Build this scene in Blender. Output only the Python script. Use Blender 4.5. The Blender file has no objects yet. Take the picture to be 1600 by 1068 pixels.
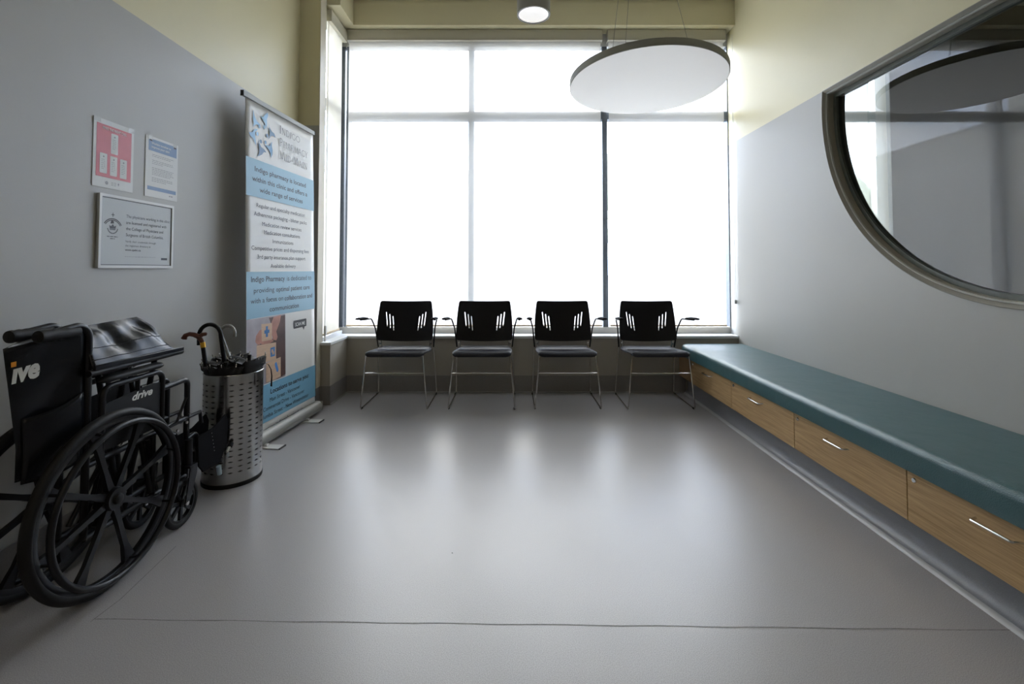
import bpy, bmesh, math, random
from mathutils import Vector, Matrix
R = math.radians
random.seed(7)
SC = bpy.context.scene
COL = SC.collection

# ---------------------------------------------------------------- camera
cam_data = bpy.data.cameras.new('camera')
cam = bpy.data.objects.new('camera', cam_data); COL.objects.link(cam)
cam.location = (0, 0, 1.12)
cam.rotation_euler = (R(90) + 0.0311, 0, 0)
cam_data.sensor_width = 36; cam_data.lens = 16.2
cam_data.shift_y = -0.085; cam_data.clip_start = .02; cam_data.clip_end = 300
SC.camera = cam

# ---------------------------------------------------------------- sky
world = bpy.data.worlds.new('sky'); SC.world = world; world.use_nodes = True
wn = world.node_tree.nodes; wl = world.node_tree.links; wn.clear()
w_out = wn.new('ShaderNodeOutputWorld'); w_bg = wn.new('ShaderNodeBackground')
w_tc = wn.new('ShaderNodeTexCoord'); w_noise = wn.new('ShaderNodeTexNoise')
w_map = wn.new('ShaderNodeMapping'); w_map.inputs['Scale'].default_value = (1.2, 1.2, 4.5)
w_noise.inputs['Scale'].default_value = 1.6; w_noise.inputs['Detail'].default_value = 4
w_ramp = wn.new('ShaderNodeValToRGB')
w_ramp.color_ramp.elements[0].position = .40; w_ramp.color_ramp.elements[0].color = (.50, .66, 1.0, 1)
w_ramp.color_ramp.elements[1].position = .58; w_ramp.color_ramp.elements[1].color = (1.0, .975, .94, 1)
wl.new(w_tc.outputs['Generated'], w_map.inputs['Vector']); wl.new(w_map.outputs['Vector'], w_noise.inputs['Vector'])
wl.new(w_noise.outputs['Fac'], w_ramp.inputs['Fac']); wl.new(w_ramp.outputs['Color'], w_bg.inputs['Color'])
w_bg.inputs['Strength'].default_value = 23.0
wl.new(w_bg.outputs[0], w_out.inputs[0])

# ---------------------------------------------------------------- exposure
vs = SC.view_settings
SC.display_settings.display_device = 'sRGB'
vs.view_transform = 'Standard'; vs.look = 'None'; vs.exposure = 0.18; vs.gamma = 1.0; vs.use_curve_mapping = False
SC.cycles.max_bounces = 10; SC.cycles.diffuse_bounces = 6; SC.cycles.glossy_bounces = 5
SC.cycles.transmission_bounces = 6; SC.cycles.transparent_max_bounces = 16
SC.cycles.sample_clamp_indirect = 6.0

# ---------------------------------------------------------------- materials
def mat(name, color, rough=.5, metal=0.0, spec=.5, noise=None, bump=None, coat=0.0, sheen=0.0):
    m = bpy.data.materials.new(name); m.use_nodes = True
    nt = m.node_tree; b = nt.nodes['Principled BSDF']
    b.inputs['Base Color'].default_value = (*color, 1); b.inputs['Roughness'].default_value = rough
    b.inputs['Metallic'].default_value = metal; b.inputs['Specular IOR Level'].default_value = spec
    b.inputs['Coat Weight'].default_value = coat
    tc = nt.nodes.new('ShaderNodeTexCoord')
    if noise:                                   # (scale, amount, stretch)
        sc, amt, st = noise
        mp = nt.nodes.new('ShaderNodeMapping'); mp.inputs['Scale'].default_value = st
        n = nt.nodes.new('ShaderNodeTexNoise'); n.inputs['Scale'].default_value = sc; n.inputs['Detail'].default_value = 5
        r = nt.nodes.new('ShaderNodeValToRGB')
        r.color_ramp.elements[0].position = .3; r.color_ramp.elements[1].position = .7
        r.color_ramp.elements[0].color = (*[max(0, c * (1 - amt)) for c in color], 1)
        r.color_ramp.elements[1].color = (*[min(1, c * (1 + amt)) for c in color], 1)
        nt.links.new(tc.outputs['Object'], mp.inputs['Vector']); nt.links.new(mp.outputs['Vector'], n.inputs['Vector'])
        nt.links.new(n.outputs['Fac'], r.inputs['Fac']); nt.links.new(r.outputs['Color'], b.inputs['Base Color'])
    if bump:                                    # (scale, strength)
        n = nt.nodes.new('ShaderNodeTexNoise'); n.inputs['Scale'].default_value = bump[0]; n.inputs['Detail'].default_value = 3
        bp = nt.nodes.new('ShaderNodeBump'); bp.inputs['Strength'].default_value = bump[1]; bp.inputs['Distance'].default_value = .002
        nt.links.new(tc.outputs['Object'], n.inputs['Vector']); nt.links.new(n.outputs['Fac'], bp.inputs['Height'])
        nt.links.new(bp.outputs['Normal'], b.inputs['Normal'])
    return m

def wall_mat():
    """Matt paint: grey up to 2.30 m, cream above (a painted line with its own place)."""
    m = mat('two_tone_wall_paint', (.3, .3, .3), rough=.42, spec=.35, bump=(260, .12))
    nt = m.node_tree; b = nt.nodes['Principled BSDF']
    g = nt.nodes.new('ShaderNodeNewGeometry'); s = nt.nodes.new('ShaderNodeSeparateXYZ')
    c = nt.nodes.new('ShaderNodeMath'); c.operation = 'GREATER_THAN'; c.inputs[1].default_value = 2.303
    mx = nt.nodes.new('ShaderNodeMix'); mx.data_type = 'RGBA'
    mx.inputs[6].default_value = (.405, .398, .376, 1); mx.inputs[7].default_value = (.66, .605, .405, 1)
    nt.links.new(g.outputs['Position'], s.inputs[0]); nt.links.new(s.outputs['Z'], c.inputs[0])
    nt.links.new(c.outputs[0], mx.inputs[0]); nt.links.new(mx.outputs[2], b.inputs['Base Color'])
    return m

def floor_mat():
    m = mat('speckled_vinyl_sheet', (.3, .3, .3), rough=.36, spec=.8)
    nt = m.node_tree; b = nt.nodes['Principled BSDF']; L = nt.links
    tc = nt.nodes.new('ShaderNodeTexCoord')
    n1 = nt.nodes.new('ShaderNodeTexNoise'); n1.inputs['Scale'].default_value = 420; n1.inputs['Detail'].default_value = 2
    r1 = nt.nodes.new('ShaderNodeValToRGB')
    r1.color_ramp.elements[0].position = .36; r1.color_ramp.elements[0].color = (.235, .226, .228, 1)
    r1.color_ramp.elements[1].position = .66; r1.color_ramp.elements[1].color = (.390, .378, .382, 1)
    n2 = nt.nodes.new('ShaderNodeTexNoise'); n2.inputs['Scale'].default_value = 3.0; n2.inputs['Detail'].default_value = 4
    r2 = nt.nodes.new('ShaderNodeMapRange'); r2.inputs[3].default_value = .29; r2.inputs[4].default_value = .37
    L.new(tc.outputs['Object'], n1.inputs['Vector']); L.new(tc.outputs['Object'], n2.inputs['Vector'])
    L.new(n1.outputs['Fac'], r1.inputs['Fac']); L.new(r1.outputs['Color'], b.inputs['Base Color'])
    L.new(n2.outputs['Fac'], r2.inputs[0]); L.new(r2.outputs[0], b.inputs['Roughness'])
    return m

def oak_mat():
    m = mat('oak_veneer', (.4, .27, .14), rough=.5, spec=.3)
    nt = m.node_tree; b = nt.nodes['Principled BSDF']; L = nt.links
    tc = nt.nodes.new('ShaderNodeTexCoord'); mp = nt.nodes.new('ShaderNodeMapping')
    mp.inputs['Scale'].default_value = (30, 2.2, 75)
    n = nt.nodes.new('ShaderNodeTexNoise'); n.inputs['Scale'].default_value = 2.2; n.inputs['Detail'].default_value = 6; n.inputs['Distortion'].default_value = .5
    r = nt.nodes.new('ShaderNodeValToRGB')
    r.color_ramp.elements[0].position = .32; r.color_ramp.elements[0].color = (.34, .215, .10, 1)
    r.color_ramp.elements[1].position = .68; r.color_ramp.elements[1].color = (.51, .345, .175, 1)
    L.new(tc.outputs['Object'], mp.inputs[0]); L.new(mp.outputs[0], n.inputs['Vector'])
    L.new(n.outputs['Fac'], r.inputs['Fac']); L.new(r.outputs['Color'], b.inputs['Base Color'])
    return m

def vinyl_mat(name, color, rough, scale=260, strength=.35):
    m = mat(name, color, rough=rough, spec=.5)
    nt = m.node_tree; b = nt.nodes['Principled BSDF']; L = nt.links
    tc = nt.nodes.new('ShaderNodeTexCoord'); v = nt.nodes.new('ShaderNodeTexVoronoi'); v.inputs['Scale'].default_value = scale
    n2 = nt.nodes.new('ShaderNodeTexNoise'); n2.inputs['Scale'].default_value = 9; n2.inputs['Detail'].default_value = 2
    b1 = nt.nodes.new('ShaderNodeBump'); b1.inputs['Strength'].default_value = strength; b1.inputs['Distance'].default_value = .0015
    b2 = nt.nodes.new('ShaderNodeBump'); b2.inputs['Strength'].default_value = .25; b2.inputs['Distance'].default_value = .01
    L.new(tc.outputs['Object'], v.inputs['Vector']); L.new(tc.outputs['Object'], n2.inputs['Vector'])
    L.new(v.outputs['Distance'], b1.inputs['Height']); L.new(n2.outputs['Fac'], b2.inputs['Height'])
    L.new(b2.outputs['Normal'], b1.inputs['Normal']); L.new(b1.outputs['Normal'], b.inputs['Normal'])
    return m

def screen_mat(name, openness=.29, trans=(.60, .57, .52)):
    """Solar-screen cloth: lets diffused light through and a little straight view."""
    m = bpy.data.materials.new(name); m.use_nodes = True; nt = m.node_tree; nt.nodes.clear(); L = nt.links
    o = nt.nodes.new('ShaderNodeOutputMaterial'); t = nt.nodes.new('ShaderNodeBsdfTransparent')
    tr = nt.nodes.new('ShaderNodeBsdfTranslucent'); tr.inputs[0].default_value = (*trans, 1)
    d = nt.nodes.new('ShaderNodeBsdfDiffuse'); d.inputs[0].default_value = (.74, .71, .64, 1)
    m1 = nt.nodes.new('ShaderNodeMixShader'); m1.inputs[0].default_value = .68
    m2 = nt.nodes.new('ShaderNodeMixShader'); m2.inputs[0].default_value = openness
    lw = nt.nodes.new('ShaderNodeLayerWeight'); lw.inputs['Blend'].default_value = .5
    iv = nt.nodes.new('ShaderNodeMath'); iv.operation = 'SUBTRACT'; iv.inputs[0].default_value = 1.0; iv.use_clamp = True
    pw = nt.nodes.new('ShaderNodeMath'); pw.operation = 'POWER'; pw.inputs[1].default_value = 3.0
    mu = nt.nodes.new('ShaderNodeMath'); mu.operation = 'MULTIPLY'; mu.inputs[1].default_value = openness
    L.new(lw.outputs['Facing'], iv.inputs[1]); L.new(iv.outputs[0], pw.inputs[0]); L.new(pw.outputs[0], mu.inputs[0]); L.new(mu.outputs[0], m2.inputs[0])
    L.new(tr.outputs[0], m1.inputs[1]); L.new(d.outputs[0], m1.inputs[2])
    L.new(m1.outputs[0], m2.inputs[1]); L.new(t.outputs[0], m2.inputs[2]); L.new(m2.outputs[0], o.inputs[0])
    return m

def glass_mat(name, tint, k):
    """Thin pane: tinted see-through plus a mirror share that grows at glancing angles."""
    m = bpy.data.materials.new(name); m.use_nodes = True; nt = m.node_tree; nt.nodes.clear(); L = nt.links
    o = nt.nodes.new('ShaderNodeOutputMaterial'); t = nt.nodes.new('ShaderNodeBsdfTransparent'); t.inputs[0].default_value = (*tint, 1)
    g = nt.nodes.new('ShaderNodeBsdfGlossy'); g.inputs['Roughness'].default_value = 0.0
    lw = nt.nodes.new('ShaderNodeLayerWeight'); lw.inputs['Blend'].default_value = .5
    p = nt.nodes.new('ShaderNodeMath'); p.operation = 'POWER'; p.inputs[1].default_value = 5
    ma = nt.nodes.new('ShaderNodeMath'); ma.operation = 'MULTIPLY_ADD'; ma.inputs[1].default_value = .9; ma.inputs[2].default_value = k
    ma.use_clamp = True
    mx = nt.nodes.new('ShaderNodeMixShader')
    L.new(lw.outputs['Facing'], p.inputs[0]); L.new(p.outputs[0], ma.inputs[0]); L.new(ma.outputs[0], mx.inputs[0])
    L.new(t.outputs[0], mx.inputs[1]); L.new(g.outputs[0], mx.inputs[2]); L.new(mx.outputs[0], o.inputs[0])
    return m

def emit_mat(name, color, strength):
    m = mat(name, (.8, .8, .8)); b = m.node_tree.nodes['Principled BSDF']
    b.inputs['Emission Color'].default_value = (*color, 1); b.inputs['Emission Strength'].default_value = strength
    return m

M = {
 'wall': wall_mat(), 'floor': floor_mat(), 'oak': oak_mat(),
 'ceiling': mat('ceiling_paint', (.62, .60, .52), .7, bump=(90, .1)),
 'cream': mat('cream_paint', (.56, .52, .40), .55, bump=(240, .1)),
 'grey_paint': mat('grey_paint', (.33, .305, .26), .5, bump=(260, .1)),
 'base_vinyl': mat('grey_cove_vinyl', (.20, .19, .18), .42, noise=(300, .10, (1, 1, 1))),
 'cove': mat('grey_sheet_vinyl_cove', (.235, .24, .26), .38, noise=(420, .15, (1, 1, 1))),
 'cove_edge': mat('pale_cove_edge', (.42, .42, .43), .35),
 'sill': mat('white_sill_paint', (.66, .67, .68), .35, bump=(60, .05)),
 'alu': mat('anodised_window_frame', (.10, .115, .135), .38, .6, noise=(40, .1, (1, 1, 1))),
 'alu_light': mat('brushed_aluminium', (.27, .27, .255), .5, .3, noise=(70, .08, (1, 1, 30))),
 'cassette': mat('cassette_cream_metal', (.50, .475, .385), .45, bump=(200, .05)),
 'screen': screen_mat('blind_screen_cloth'),
 'hem': mat('blind_hem_bar', (.52, .40, .26), .5, bump=(100, .05)),
 'glass': glass_mat('clear_window_glass', (.93, .96, .96), .05),
 'glass_round': glass_mat('tinted_interior_glass', (.38, .40, .37), .105),
 'trim': mat('pale_trim_paint', (.40, .395, .36), .45, bump=(200, .05)),
 'dark_frame': mat('dark_green_frame', (.08, .09, .075), .4, noise=(30, .1, (1, 1, 1))),
 'teal': vinyl_mat('teal_upholstery_vinyl', (.042, .100, .110), .36),
 'steel': mat('brushed_steel', (.66, .65, .64), .22, 1.0, noise=(60, .06, (1, 1, 1))),
 'chrome': mat('chrome_rod', (.62, .60, .57), .16, 1.0, noise=(40, .05, (1, 1, 1))),
 'stainless': mat('polished_stainless', (.44, .44, .44), .20, 1.0, noise=(5, .05, (8, 8, .6))),
 'black_plastic': mat('black_plastic', (.007, .007, .0075), .55, spec=.25, bump=(500, .15)),
 'pad': mat('matt_arm_pad', (.008, .008, .009), .85, spec=.08, bump=(500, .2)),
 'seat_plastic': mat('charcoal_seat_plastic', (.018, .018, .024), .55, spec=.16, bump=(600, .12)),
 'black_metal': mat('black_powder_coat', (.006, .006, .007), .36, spec=.26, bump=(300, .05)),
 'black_vinyl': mat('black_upholstery_vinyl', (.006, .007, .009), .27, spec=.28, bump=(22, .5)),
 'rubber': mat('black_rubber', (.009, .009, .009), .55, spec=.22, bump=(200, .2)),
 'umb': mat('black_umbrella_cloth', (.008, .008, .009), .6, bump=(120, .3)),
 'wood_handle': mat('red_brown_wood', (.085, .026, .014), .3, noise=(14, .4, (1, 1, 6))),
 'gold': mat('gold_band', (.75, .40, .06), .3, 1.0, noise=(30, .1, (1, 1, 1))),
 'clear_plastic': mat('milky_plastic', (.30, .31, .29), .25, noise=(12, .2, (1, 1, 1))),
 'white_metal': mat('white_satin_metal', (.60, .60, .58), .4, bump=(100, .05)),
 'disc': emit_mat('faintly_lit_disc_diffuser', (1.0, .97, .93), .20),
 'disc_rim': mat('grey_rim_felt', (.33, .33, .29), .7, bump=(300, .2)),
 'lamp_grey': mat('grey_lamp_body', (.42, .42, .41), .45, bump=(100, .05)),
 'lamp_glow': emit_mat('lit_diffuser', (1.0, .97, .94), .55),
 'fill_lamp': emit_mat('warm_fill_diffuser', (1.0, .86, .68), 27.0),
 'paper': mat('white_paper', (.60, .60, .58), .5, bump=(80, .05)),
 'plaque': mat('silver_grey_plaque', (.40, .415, .41), .4, bump=(80, .05)),
 'red_ink': mat('rose_red_ink', (.56, .145, .17), .5, noise=(20, .04, (1, 1, 1))),
 'blue_ink': mat('slate_blue_ink', (.165, .25, .40), .5, noise=(20, .04, (1, 1, 1))),
 'ink': mat('dark_grey_ink', (.035, .035, .037), .5, noise=(30, .1, (1, 1, 1))),
 'ink_soft': mat('soft_grey_ink', (.24, .24, .245), .5, noise=(30, .1, (1, 1, 1))),
 'tape': mat('clear_tape', (.50, .50, .47), .2, bump=(60, .1)),
 'banner': mat('banner_white_film', (.66, .655, .63), .42, bump=(30, .04)),
 'band': mat('banner_light_blue', (.215, .40, .52), .42, bump=(30, .04)),
 'band_dark': mat('banner_mid_blue', (.165, .37, .52), .42, bump=(30, .04)),
 'banner_ink': mat('banner_text_ink', (.045, .050, .060), .45, noise=(30, .1, (1, 1, 1))),
 'logo_a': mat('logo_sky_blue', (.28, .50, .72), .45, noise=(12, .15, (1, 1, 1))),
 'logo_b': mat('logo_mid_blue', (.14, .32, .54), .45, noise=(12, .15, (1, 1, 1))),
 'logo_c': mat('logo_slate_blue', (.10, .21, .36), .45, noise=(12, .15, (1, 1, 1))),
 'photo_bg': mat('print_mauve_grey', (.36, .33, .36), .42, noise=(4, .35, (1, 1, 1))),
 'photo_dark': mat('print_dark_brown', (.085, .045, .040), .42, noise=(7, .4, (1, 1, 1))),
 'skin_ink': mat('print_skin', (.42, .20, .155), .42, noise=(9, .25, (1, 1, 1))),
 'block_ink': mat('print_wood_block', (.56, .39, .27), .42, noise=(9, .08, (1, 1, 8))),
 'symbol_ink': mat('print_symbol_blue', (.06, .20, .48), .42, noise=(9, .05, (1, 1, 1))),
 'logo_white': mat('printed_white_logo', (.60, .60, .56), .45, bump=(200, .05)),
 'orange': mat('orange_dot_print', (.80, .30, .02), .45, bump=(200, .05)),
 'cap_blue': mat('pale_blue_cap', (.34, .44, .50), .35, bump=(100, .05)),
 'brick': mat('pale_render', (.50, .48, .43), .8, noise=(3, .1, (1, 1, 1))),
 'dark_pane': mat('window_pane_with_pale_curtain', (.40, .40, .38), .5, noise=(3, .1, (1, 1, 1))),
 'asphalt': mat('asphalt', (.16, .16, .16), .9, noise=(20, .2, (1, 1, 1))),
 'leaves': mat('tree_leaves', (.30, .32, .22), .7, noise=(6, .4, (1, 1, 1))),
 'bark': mat('tree_bark', (.09, .065, .045), .9, noise=(10, .3, (1, 1, 4))),
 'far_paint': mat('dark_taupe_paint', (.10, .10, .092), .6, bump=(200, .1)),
 'wire': mat('steel_cable', (.25, .25, .24), .4, .8, bump=(200, .05)),
 'grit': mat('dark_grit', (.02, .02, .02), .8, bump=(200, .05)),
}

# ---------------------------------------------------------------- mesh helpers
def finish(bm, name, m, parent=None, angle=35, bevel=None):
    me = bpy.data.meshes.new(name)
    bmesh.ops.recalc_face_normals(bm, faces=bm.faces)
    for f in bm.faces: f.smooth = True
    bm.to_mesh(me); bm.free()
    me.set_sharp_from_angle(angle=R(angle))
    for k in (m if isinstance(m, (list, tuple)) else [m]): me.materials.append(k)
    o = bpy.data.objects.new(name, me); COL.objects.link(o)
    if parent: o.parent = parent
    if bevel:
        b = o.modifiers.new('bevel', 'BEVEL'); b.width = bevel; b.segments = 2; b.limit_method = 'ANGLE'; b.angle_limit = R(40)
    return o

def box(bm, x0, x1, y0, y1, z0, z1, mi=0, M4=None):
    vs_ = [bm.verts.new((x, y, z)) for x in (x0, x1) for y in (y0, y1) for z in (z0, z1)]
    if M4:
        for v in vs_: v.co = M4 @ v.co
    for idx in ((0, 1, 3, 2), (4, 6, 7, 5), (0, 4, 5, 1), (2, 3, 7, 6), (0, 2, 6, 4), (1, 5, 7, 3)):
        f = bm.faces.new([vs_[i] for i in idx]); f.material_index = mi
    return vs_

def prism(bm, pts, frame, depth, mi=0):
    """pts 2D in plane; frame(u,v,w)->3D; depth from w=0 to w=depth"""
    a = [bm.verts.new(frame(u, v, 0)) for u, v in pts]; b = [bm.verts.new(frame(u, v, depth)) for u, v in pts]
    n = len(pts)
    fs = [bm.faces.new(a), bm.faces.new(b[::-1])]
    for i in range(n): fs.append(bm.faces.new((a[i], b[i], b[(i + 1) % n], a[(i + 1) % n])))
    for f in fs: f.material_index = mi
    return fs

def flat(bm, pts, frame, w=0, mi=0):
    f = bm.faces.new([bm.verts.new(frame(u, v, w)) for u, v in pts]); f.material_index = mi
    return f

def fillet(pts, r, n=6):
    pts = [Vector(p) for p in pts]; out = [pts[0]]
    for i in range(1, len(pts) - 1):
        p, a, b = pts[i], pts[i - 1], pts[i + 1]
        d1 = (a - p); d2 = (b - p); ang = d1.angle(d2)
        if ang > math.pi - .05: out.append(p); continue
        rr = r[i - 1] if isinstance(r, (list, tuple)) else r
        t = min(rr / math.tan(ang / 2), d1.length * .48, d2.length * .48)
        rr = t * math.tan(ang / 2)
        d1.normalize(); d2.normalize()
        c = p + (d1 + d2).normalized() * (rr / math.sin(ang / 2))
        s = p + d1 * t - c; e = p + d2 * t - c
        tot = s.angle(e); ax = s.cross(e).normalized()
        for k in range(n + 1): out.append(c + Matrix.Rotation(tot * k / n, 3, ax) @ s)
    out.append(pts[-1]); return out

def tube(bm, pts, r, seg=12, cap=True, mi=0, closed=False, squash=None):
    pts = [Vector(p) for p in pts]; n = len(pts); rings = []
    T = []
    for i in range(n):
        if closed: t = pts[(i + 1) % n] - pts[i - 1]
        else: t = pts[min(i + 1, n - 1)] - pts[max(i - 1, 0)]
        T.append(t.normalized())
    u = T[0].orthogonal().normalized()
    for i in range(n):
        u = (u - T[i] * u.dot(T[i])).normalized(); v = T[i].cross(u)
        rr = r[i] if isinstance(r, (list, tuple)) else r
        ring = []
        for k in range(seg):
            a = 2 * math.pi * k / seg
            ring.append(bm.verts.new(pts[i] + u * math.cos(a) * rr + v * math.sin(a) * rr))
        rings.append(ring)
    m = n if closed else n - 1
    for i in range(m):
        A, B = rings[i], rings[(i + 1) % n]
        for k in range(seg):
            f = bm.faces.new((A[k], A[(k + 1) % seg], B[(k + 1) % seg], B[k])); f.material_index = mi
    if cap and not closed:
        bm.faces.new(rings[0][::-1]).material_index = mi; bm.faces.new(rings[-1]).material_index = mi

def lathe(bm, prof, c, axis='Z', seg=32, mi=0, cap=True):
    """prof: list of (radius, along)"""
    c = Vector(c); rings = []
    for r, h in prof:
        ring = []
        for k in range(seg):
            a = 2 * math.pi * k / seg; x, y = math.cos(a) * r, math.sin(a) * r
            p = {'Z': (x, y, h), 'X': (h, x, y), 'Y': (y, h, x)}[axis]
            ring.append(bm.verts.new(c + Vector(p)))
        rings.append(ring)
    for A, B in zip(rings, rings[1:]):
        for k in range(seg):
            bm.faces.new((A[k], A[(k + 1) % seg], B[(k + 1) % seg], B[k])).material_index = mi
    if cap:
        bm.faces.new(rings[0][::-1]).material_index = mi; bm.faces.new(rings[-1]).material_index = mi

def torus(bm, c, Rr, r, axis='X', seg=64, sseg=10, flatx=1.0, mi=0):
    c = Vector(c); rings = []
    for i in range(seg):
        a = 2 * math.pi * i / seg; ring = []
        for k in range(sseg):
            b = 2 * math.pi * k / sseg
            rad = Rr + r * math.cos(b); h = r * math.sin(b) * flatx
            p = {'X': (h, rad * math.cos(a), rad * math.sin(a)), 'Z': (rad * math.cos(a), rad * math.sin(a), h)}[axis]
            ring.append(bm.verts.new(c + Vector(p)))
        rings.append(ring)
    for i in range(seg):
        A, B = rings[i], rings[(i + 1) % seg]
        for k in range(sseg):
            bm.faces.new((A[k], A[(k + 1) % sseg], B[(k + 1) % sseg], B[k])).material_index = mi

def empty(name, loc=(0, 0, 0), rz=0.0):
    o = bpy.data.objects.new(name, None); COL.objects.link(o); o.location = loc; o.rotation_euler = (0, 0, rz)
    o.empty_display_size = .05
    return o
def tag(o, label, cat, group=None, kind=None):
    o['label'] = label; o['category'] = cat
    if group: o['group'] = group
    if kind: o['kind'] = kind
    return o
def struct(o): o['kind'] = 'structure'; return o
def sbox(name, m, *dims, parent=None, bevel=None):
    bm = bmesh.new()
    for d in dims: box(bm, *d)
    o = finish(bm, name, m, parent, bevel=bevel)
    return o if parent else struct(o)

_font_cache = {}
def text_verts(body, bold=0.0, shear=0.0, align='LEFT'):
    key = (body, bold, shear)
    if key not in _font_cache:
        c = bpy.data.curves.new('lettering_curve', 'FONT'); c.body = body; c.size = 1; c.shear = shear; c.offset = bold
        c.resolution_u = 3
        o = bpy.data.objects.new('lettering_curve', c); COL.objects.link(o)
        dg = bpy.context.evaluated_depsgraph_get()
        me = bpy.data.meshes.new_from_object(o.evaluated_get(dg))
        _font_cache[key] = ([v.co.copy() for v in me.vertices], [tuple(p.vertices) for p in me.polygons])
        bpy.data.meshes.remove(me); bpy.data.objects.remove(o); bpy.data.curves.remove(c)
    return _font_cache[key]
def add_text(bm, body, u0, u1, v0, frame, w=0.0, height=None, bold=0.0, shear=0.0, mi=0):
    """Set a line of lettering between u0 and u1 on baseline v0; height = cap height (else keeps the aspect)."""
    vs_, fs_ = text_verts(body, bold, shear)
    x0 = min(v.x for v in vs_); x1 = max(v.x for v in vs_)
    sx = (u1 - u0) / (x1 - x0); sy = sx if height is None else height / .70
    nv = [bm.verts.new(frame(u0 + (v.x - x0) * sx, v0 + v.y * sy, w)) for v in vs_]
    for f in fs_:
        try: bm.faces.new([nv[i] for i in f]).material_index = mi
        except ValueError: pass

# ================================================================= SETTING
XL, XR, YW, ZC = -1.76, 2.07, 4.23, 3.62
YB = -3.2
# floor
o = sbox('floor', M['floor'], (XL - .15, 5.2, YB, 4.5, -.10, 0)); 
bm = bmesh.new()                                              # welded seam across the sheet, and one along it
for (a, b, c_, d) in ((-1.34, 1.512, 1.55, 1.466),):
    L_ = 40
    pts = [(a + (c_ - a) * i / L_, b + (d - b) * i / L_ + .0015 * math.sin(i * 1.3)) for i in range(L_ + 1)]
    for (p, q) in zip(pts, pts[1:]):
        wd = .0016
        flat(bm, [(p[0], p[1] - wd), (q[0], q[1] - wd), (q[0], q[1] + wd), (p[0], p[1] + wd)], lambda u, v, w: (u, v, w), .0006)
pts = [(-1.34, 1.50), (-1.33, 1.60), (-1.345, 1.75), (-1.36, 1.9)]
for (p, q) in zip(pts, pts[1:]):
    flat(bm, [(p[0] - .0014, p[1]), (p[0] + .0014, p[1]), (q[0] + .0014, q[1]), (q[0] - .0014, q[1])], lambda u, v, w: (u, v, w), .0006)
struct(finish(bm, 'trim_1', mat('floor_seam', (.17, .165, .16), .5, noise=(60, .3, (1, 1, 1)))))
# ceiling
sbox('ceiling', M['ceiling'], (XL - .15, 5.2, YB, 4.5, ZC, ZC + .12))
# left wall and its short return beside the window
sbox('wall_left', M['wall'], (XL - .15, XL, YB, 3.76, 0, ZC))
sbox('wall_left_return', M['wall'], (XL - .15, -1.59, 3.76, 3.88, 0, ZC))
# the cream jamb on the column's window side
sbox('trim_2', mat('cream_jamb_paint', (.52, .48, .38), .5, bump=(200, .05)), (-1.5905, -1.586, 3.762, 3.88, .155, 3.62))
# wall behind the camera, with the passage the room opens to
sbox('wall_back', M['wall'], (XL - .15, XR + .1, YB - .12, YB, 0, ZC))

# right wall with a half-round opening below a straight head
RC_Y, RC_Z, RR, RTOP = 1.842, 2.157, 1.20, 2.30
def arc_pts(r, top, n=72):
    a0 = math.asin(min(1, (top - RC_Z) / r))
    return [(RC_Y + r * math.cos(a), RC_Z + r * math.sin(a)) for a in
            [a0 - (math.pi + 2 * a0) * i / n for i in range(n + 1)]]      # from the far top corner down round to the near one
bm = bmesh.new()
hole = arc_pts(RR, RTOP)
XT = XR + .15
def ring_wall(x):
    """polygon strips around the opening at plane x"""
    vh = [bm.verts.new((x, y, z)) for y, z in hole]
    n = len(hole) - 1
    # outline points matching the hole's points: sides then bottom
    outl = []
    for (y, z) in hole:
        dy, dz = y - RC_Y, z - RTOP
        t = 1e9
        if dy > 1e-6: t = min(t, (YW + .2 - RC_Y) / dy)
        if dy < -1e-6: t = min(t, (YB - RC_Y) / dy)
        if dz < -1e-6: t = min(t, (0 - RTOP) / dz)
        outl.append((RC_Y + dy * t, RTOP + dz * t))
    vo = [bm.verts.new((x, y, z)) for y, z in outl]
    for i in range(n): bm.faces.new((vh[i], vh[i + 1], vo[i + 1], vo[i]))
    return vh, vo, outl
vh, vo, outl = ring_wall(XR)
# corner fillers
def corner(i0, y, z):
    pass
for i in range(len(outl) - 1):
    a, b = outl[i], outl[i + 1]
    for cy in (YW + .2, YB):
        if (abs(a[0] - cy) < 1e-4) != (abs(b[0] - cy) < 1e-4) and (abs(a[1]) < 1e-4 or abs(b[1]) < 1e-4):
            bm.faces.new((vo[i], vo[i + 1], bm.verts.new((XR, cy, 0))))
tf = [bm.verts.new((XR, y, z)) for y, z in ((YB, RTOP), (YW + .2, RTOP), (YW + .2, ZC), (YB, ZC))]
bm.faces.new(tf)
bmesh.ops.remove_doubles(bm, verts=bm.verts, dist=1e-4)
faces = list(bm.faces)
ext = bmesh.ops.extrude_face_region(bm, geom=faces)
for v in [g for g in ext['geom'] if isinstance(g, bmesh.types.BMVert)]: v.co.x = XT
struct(finish(bm, 'wall_right', M['wall'], angle=20))

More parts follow.
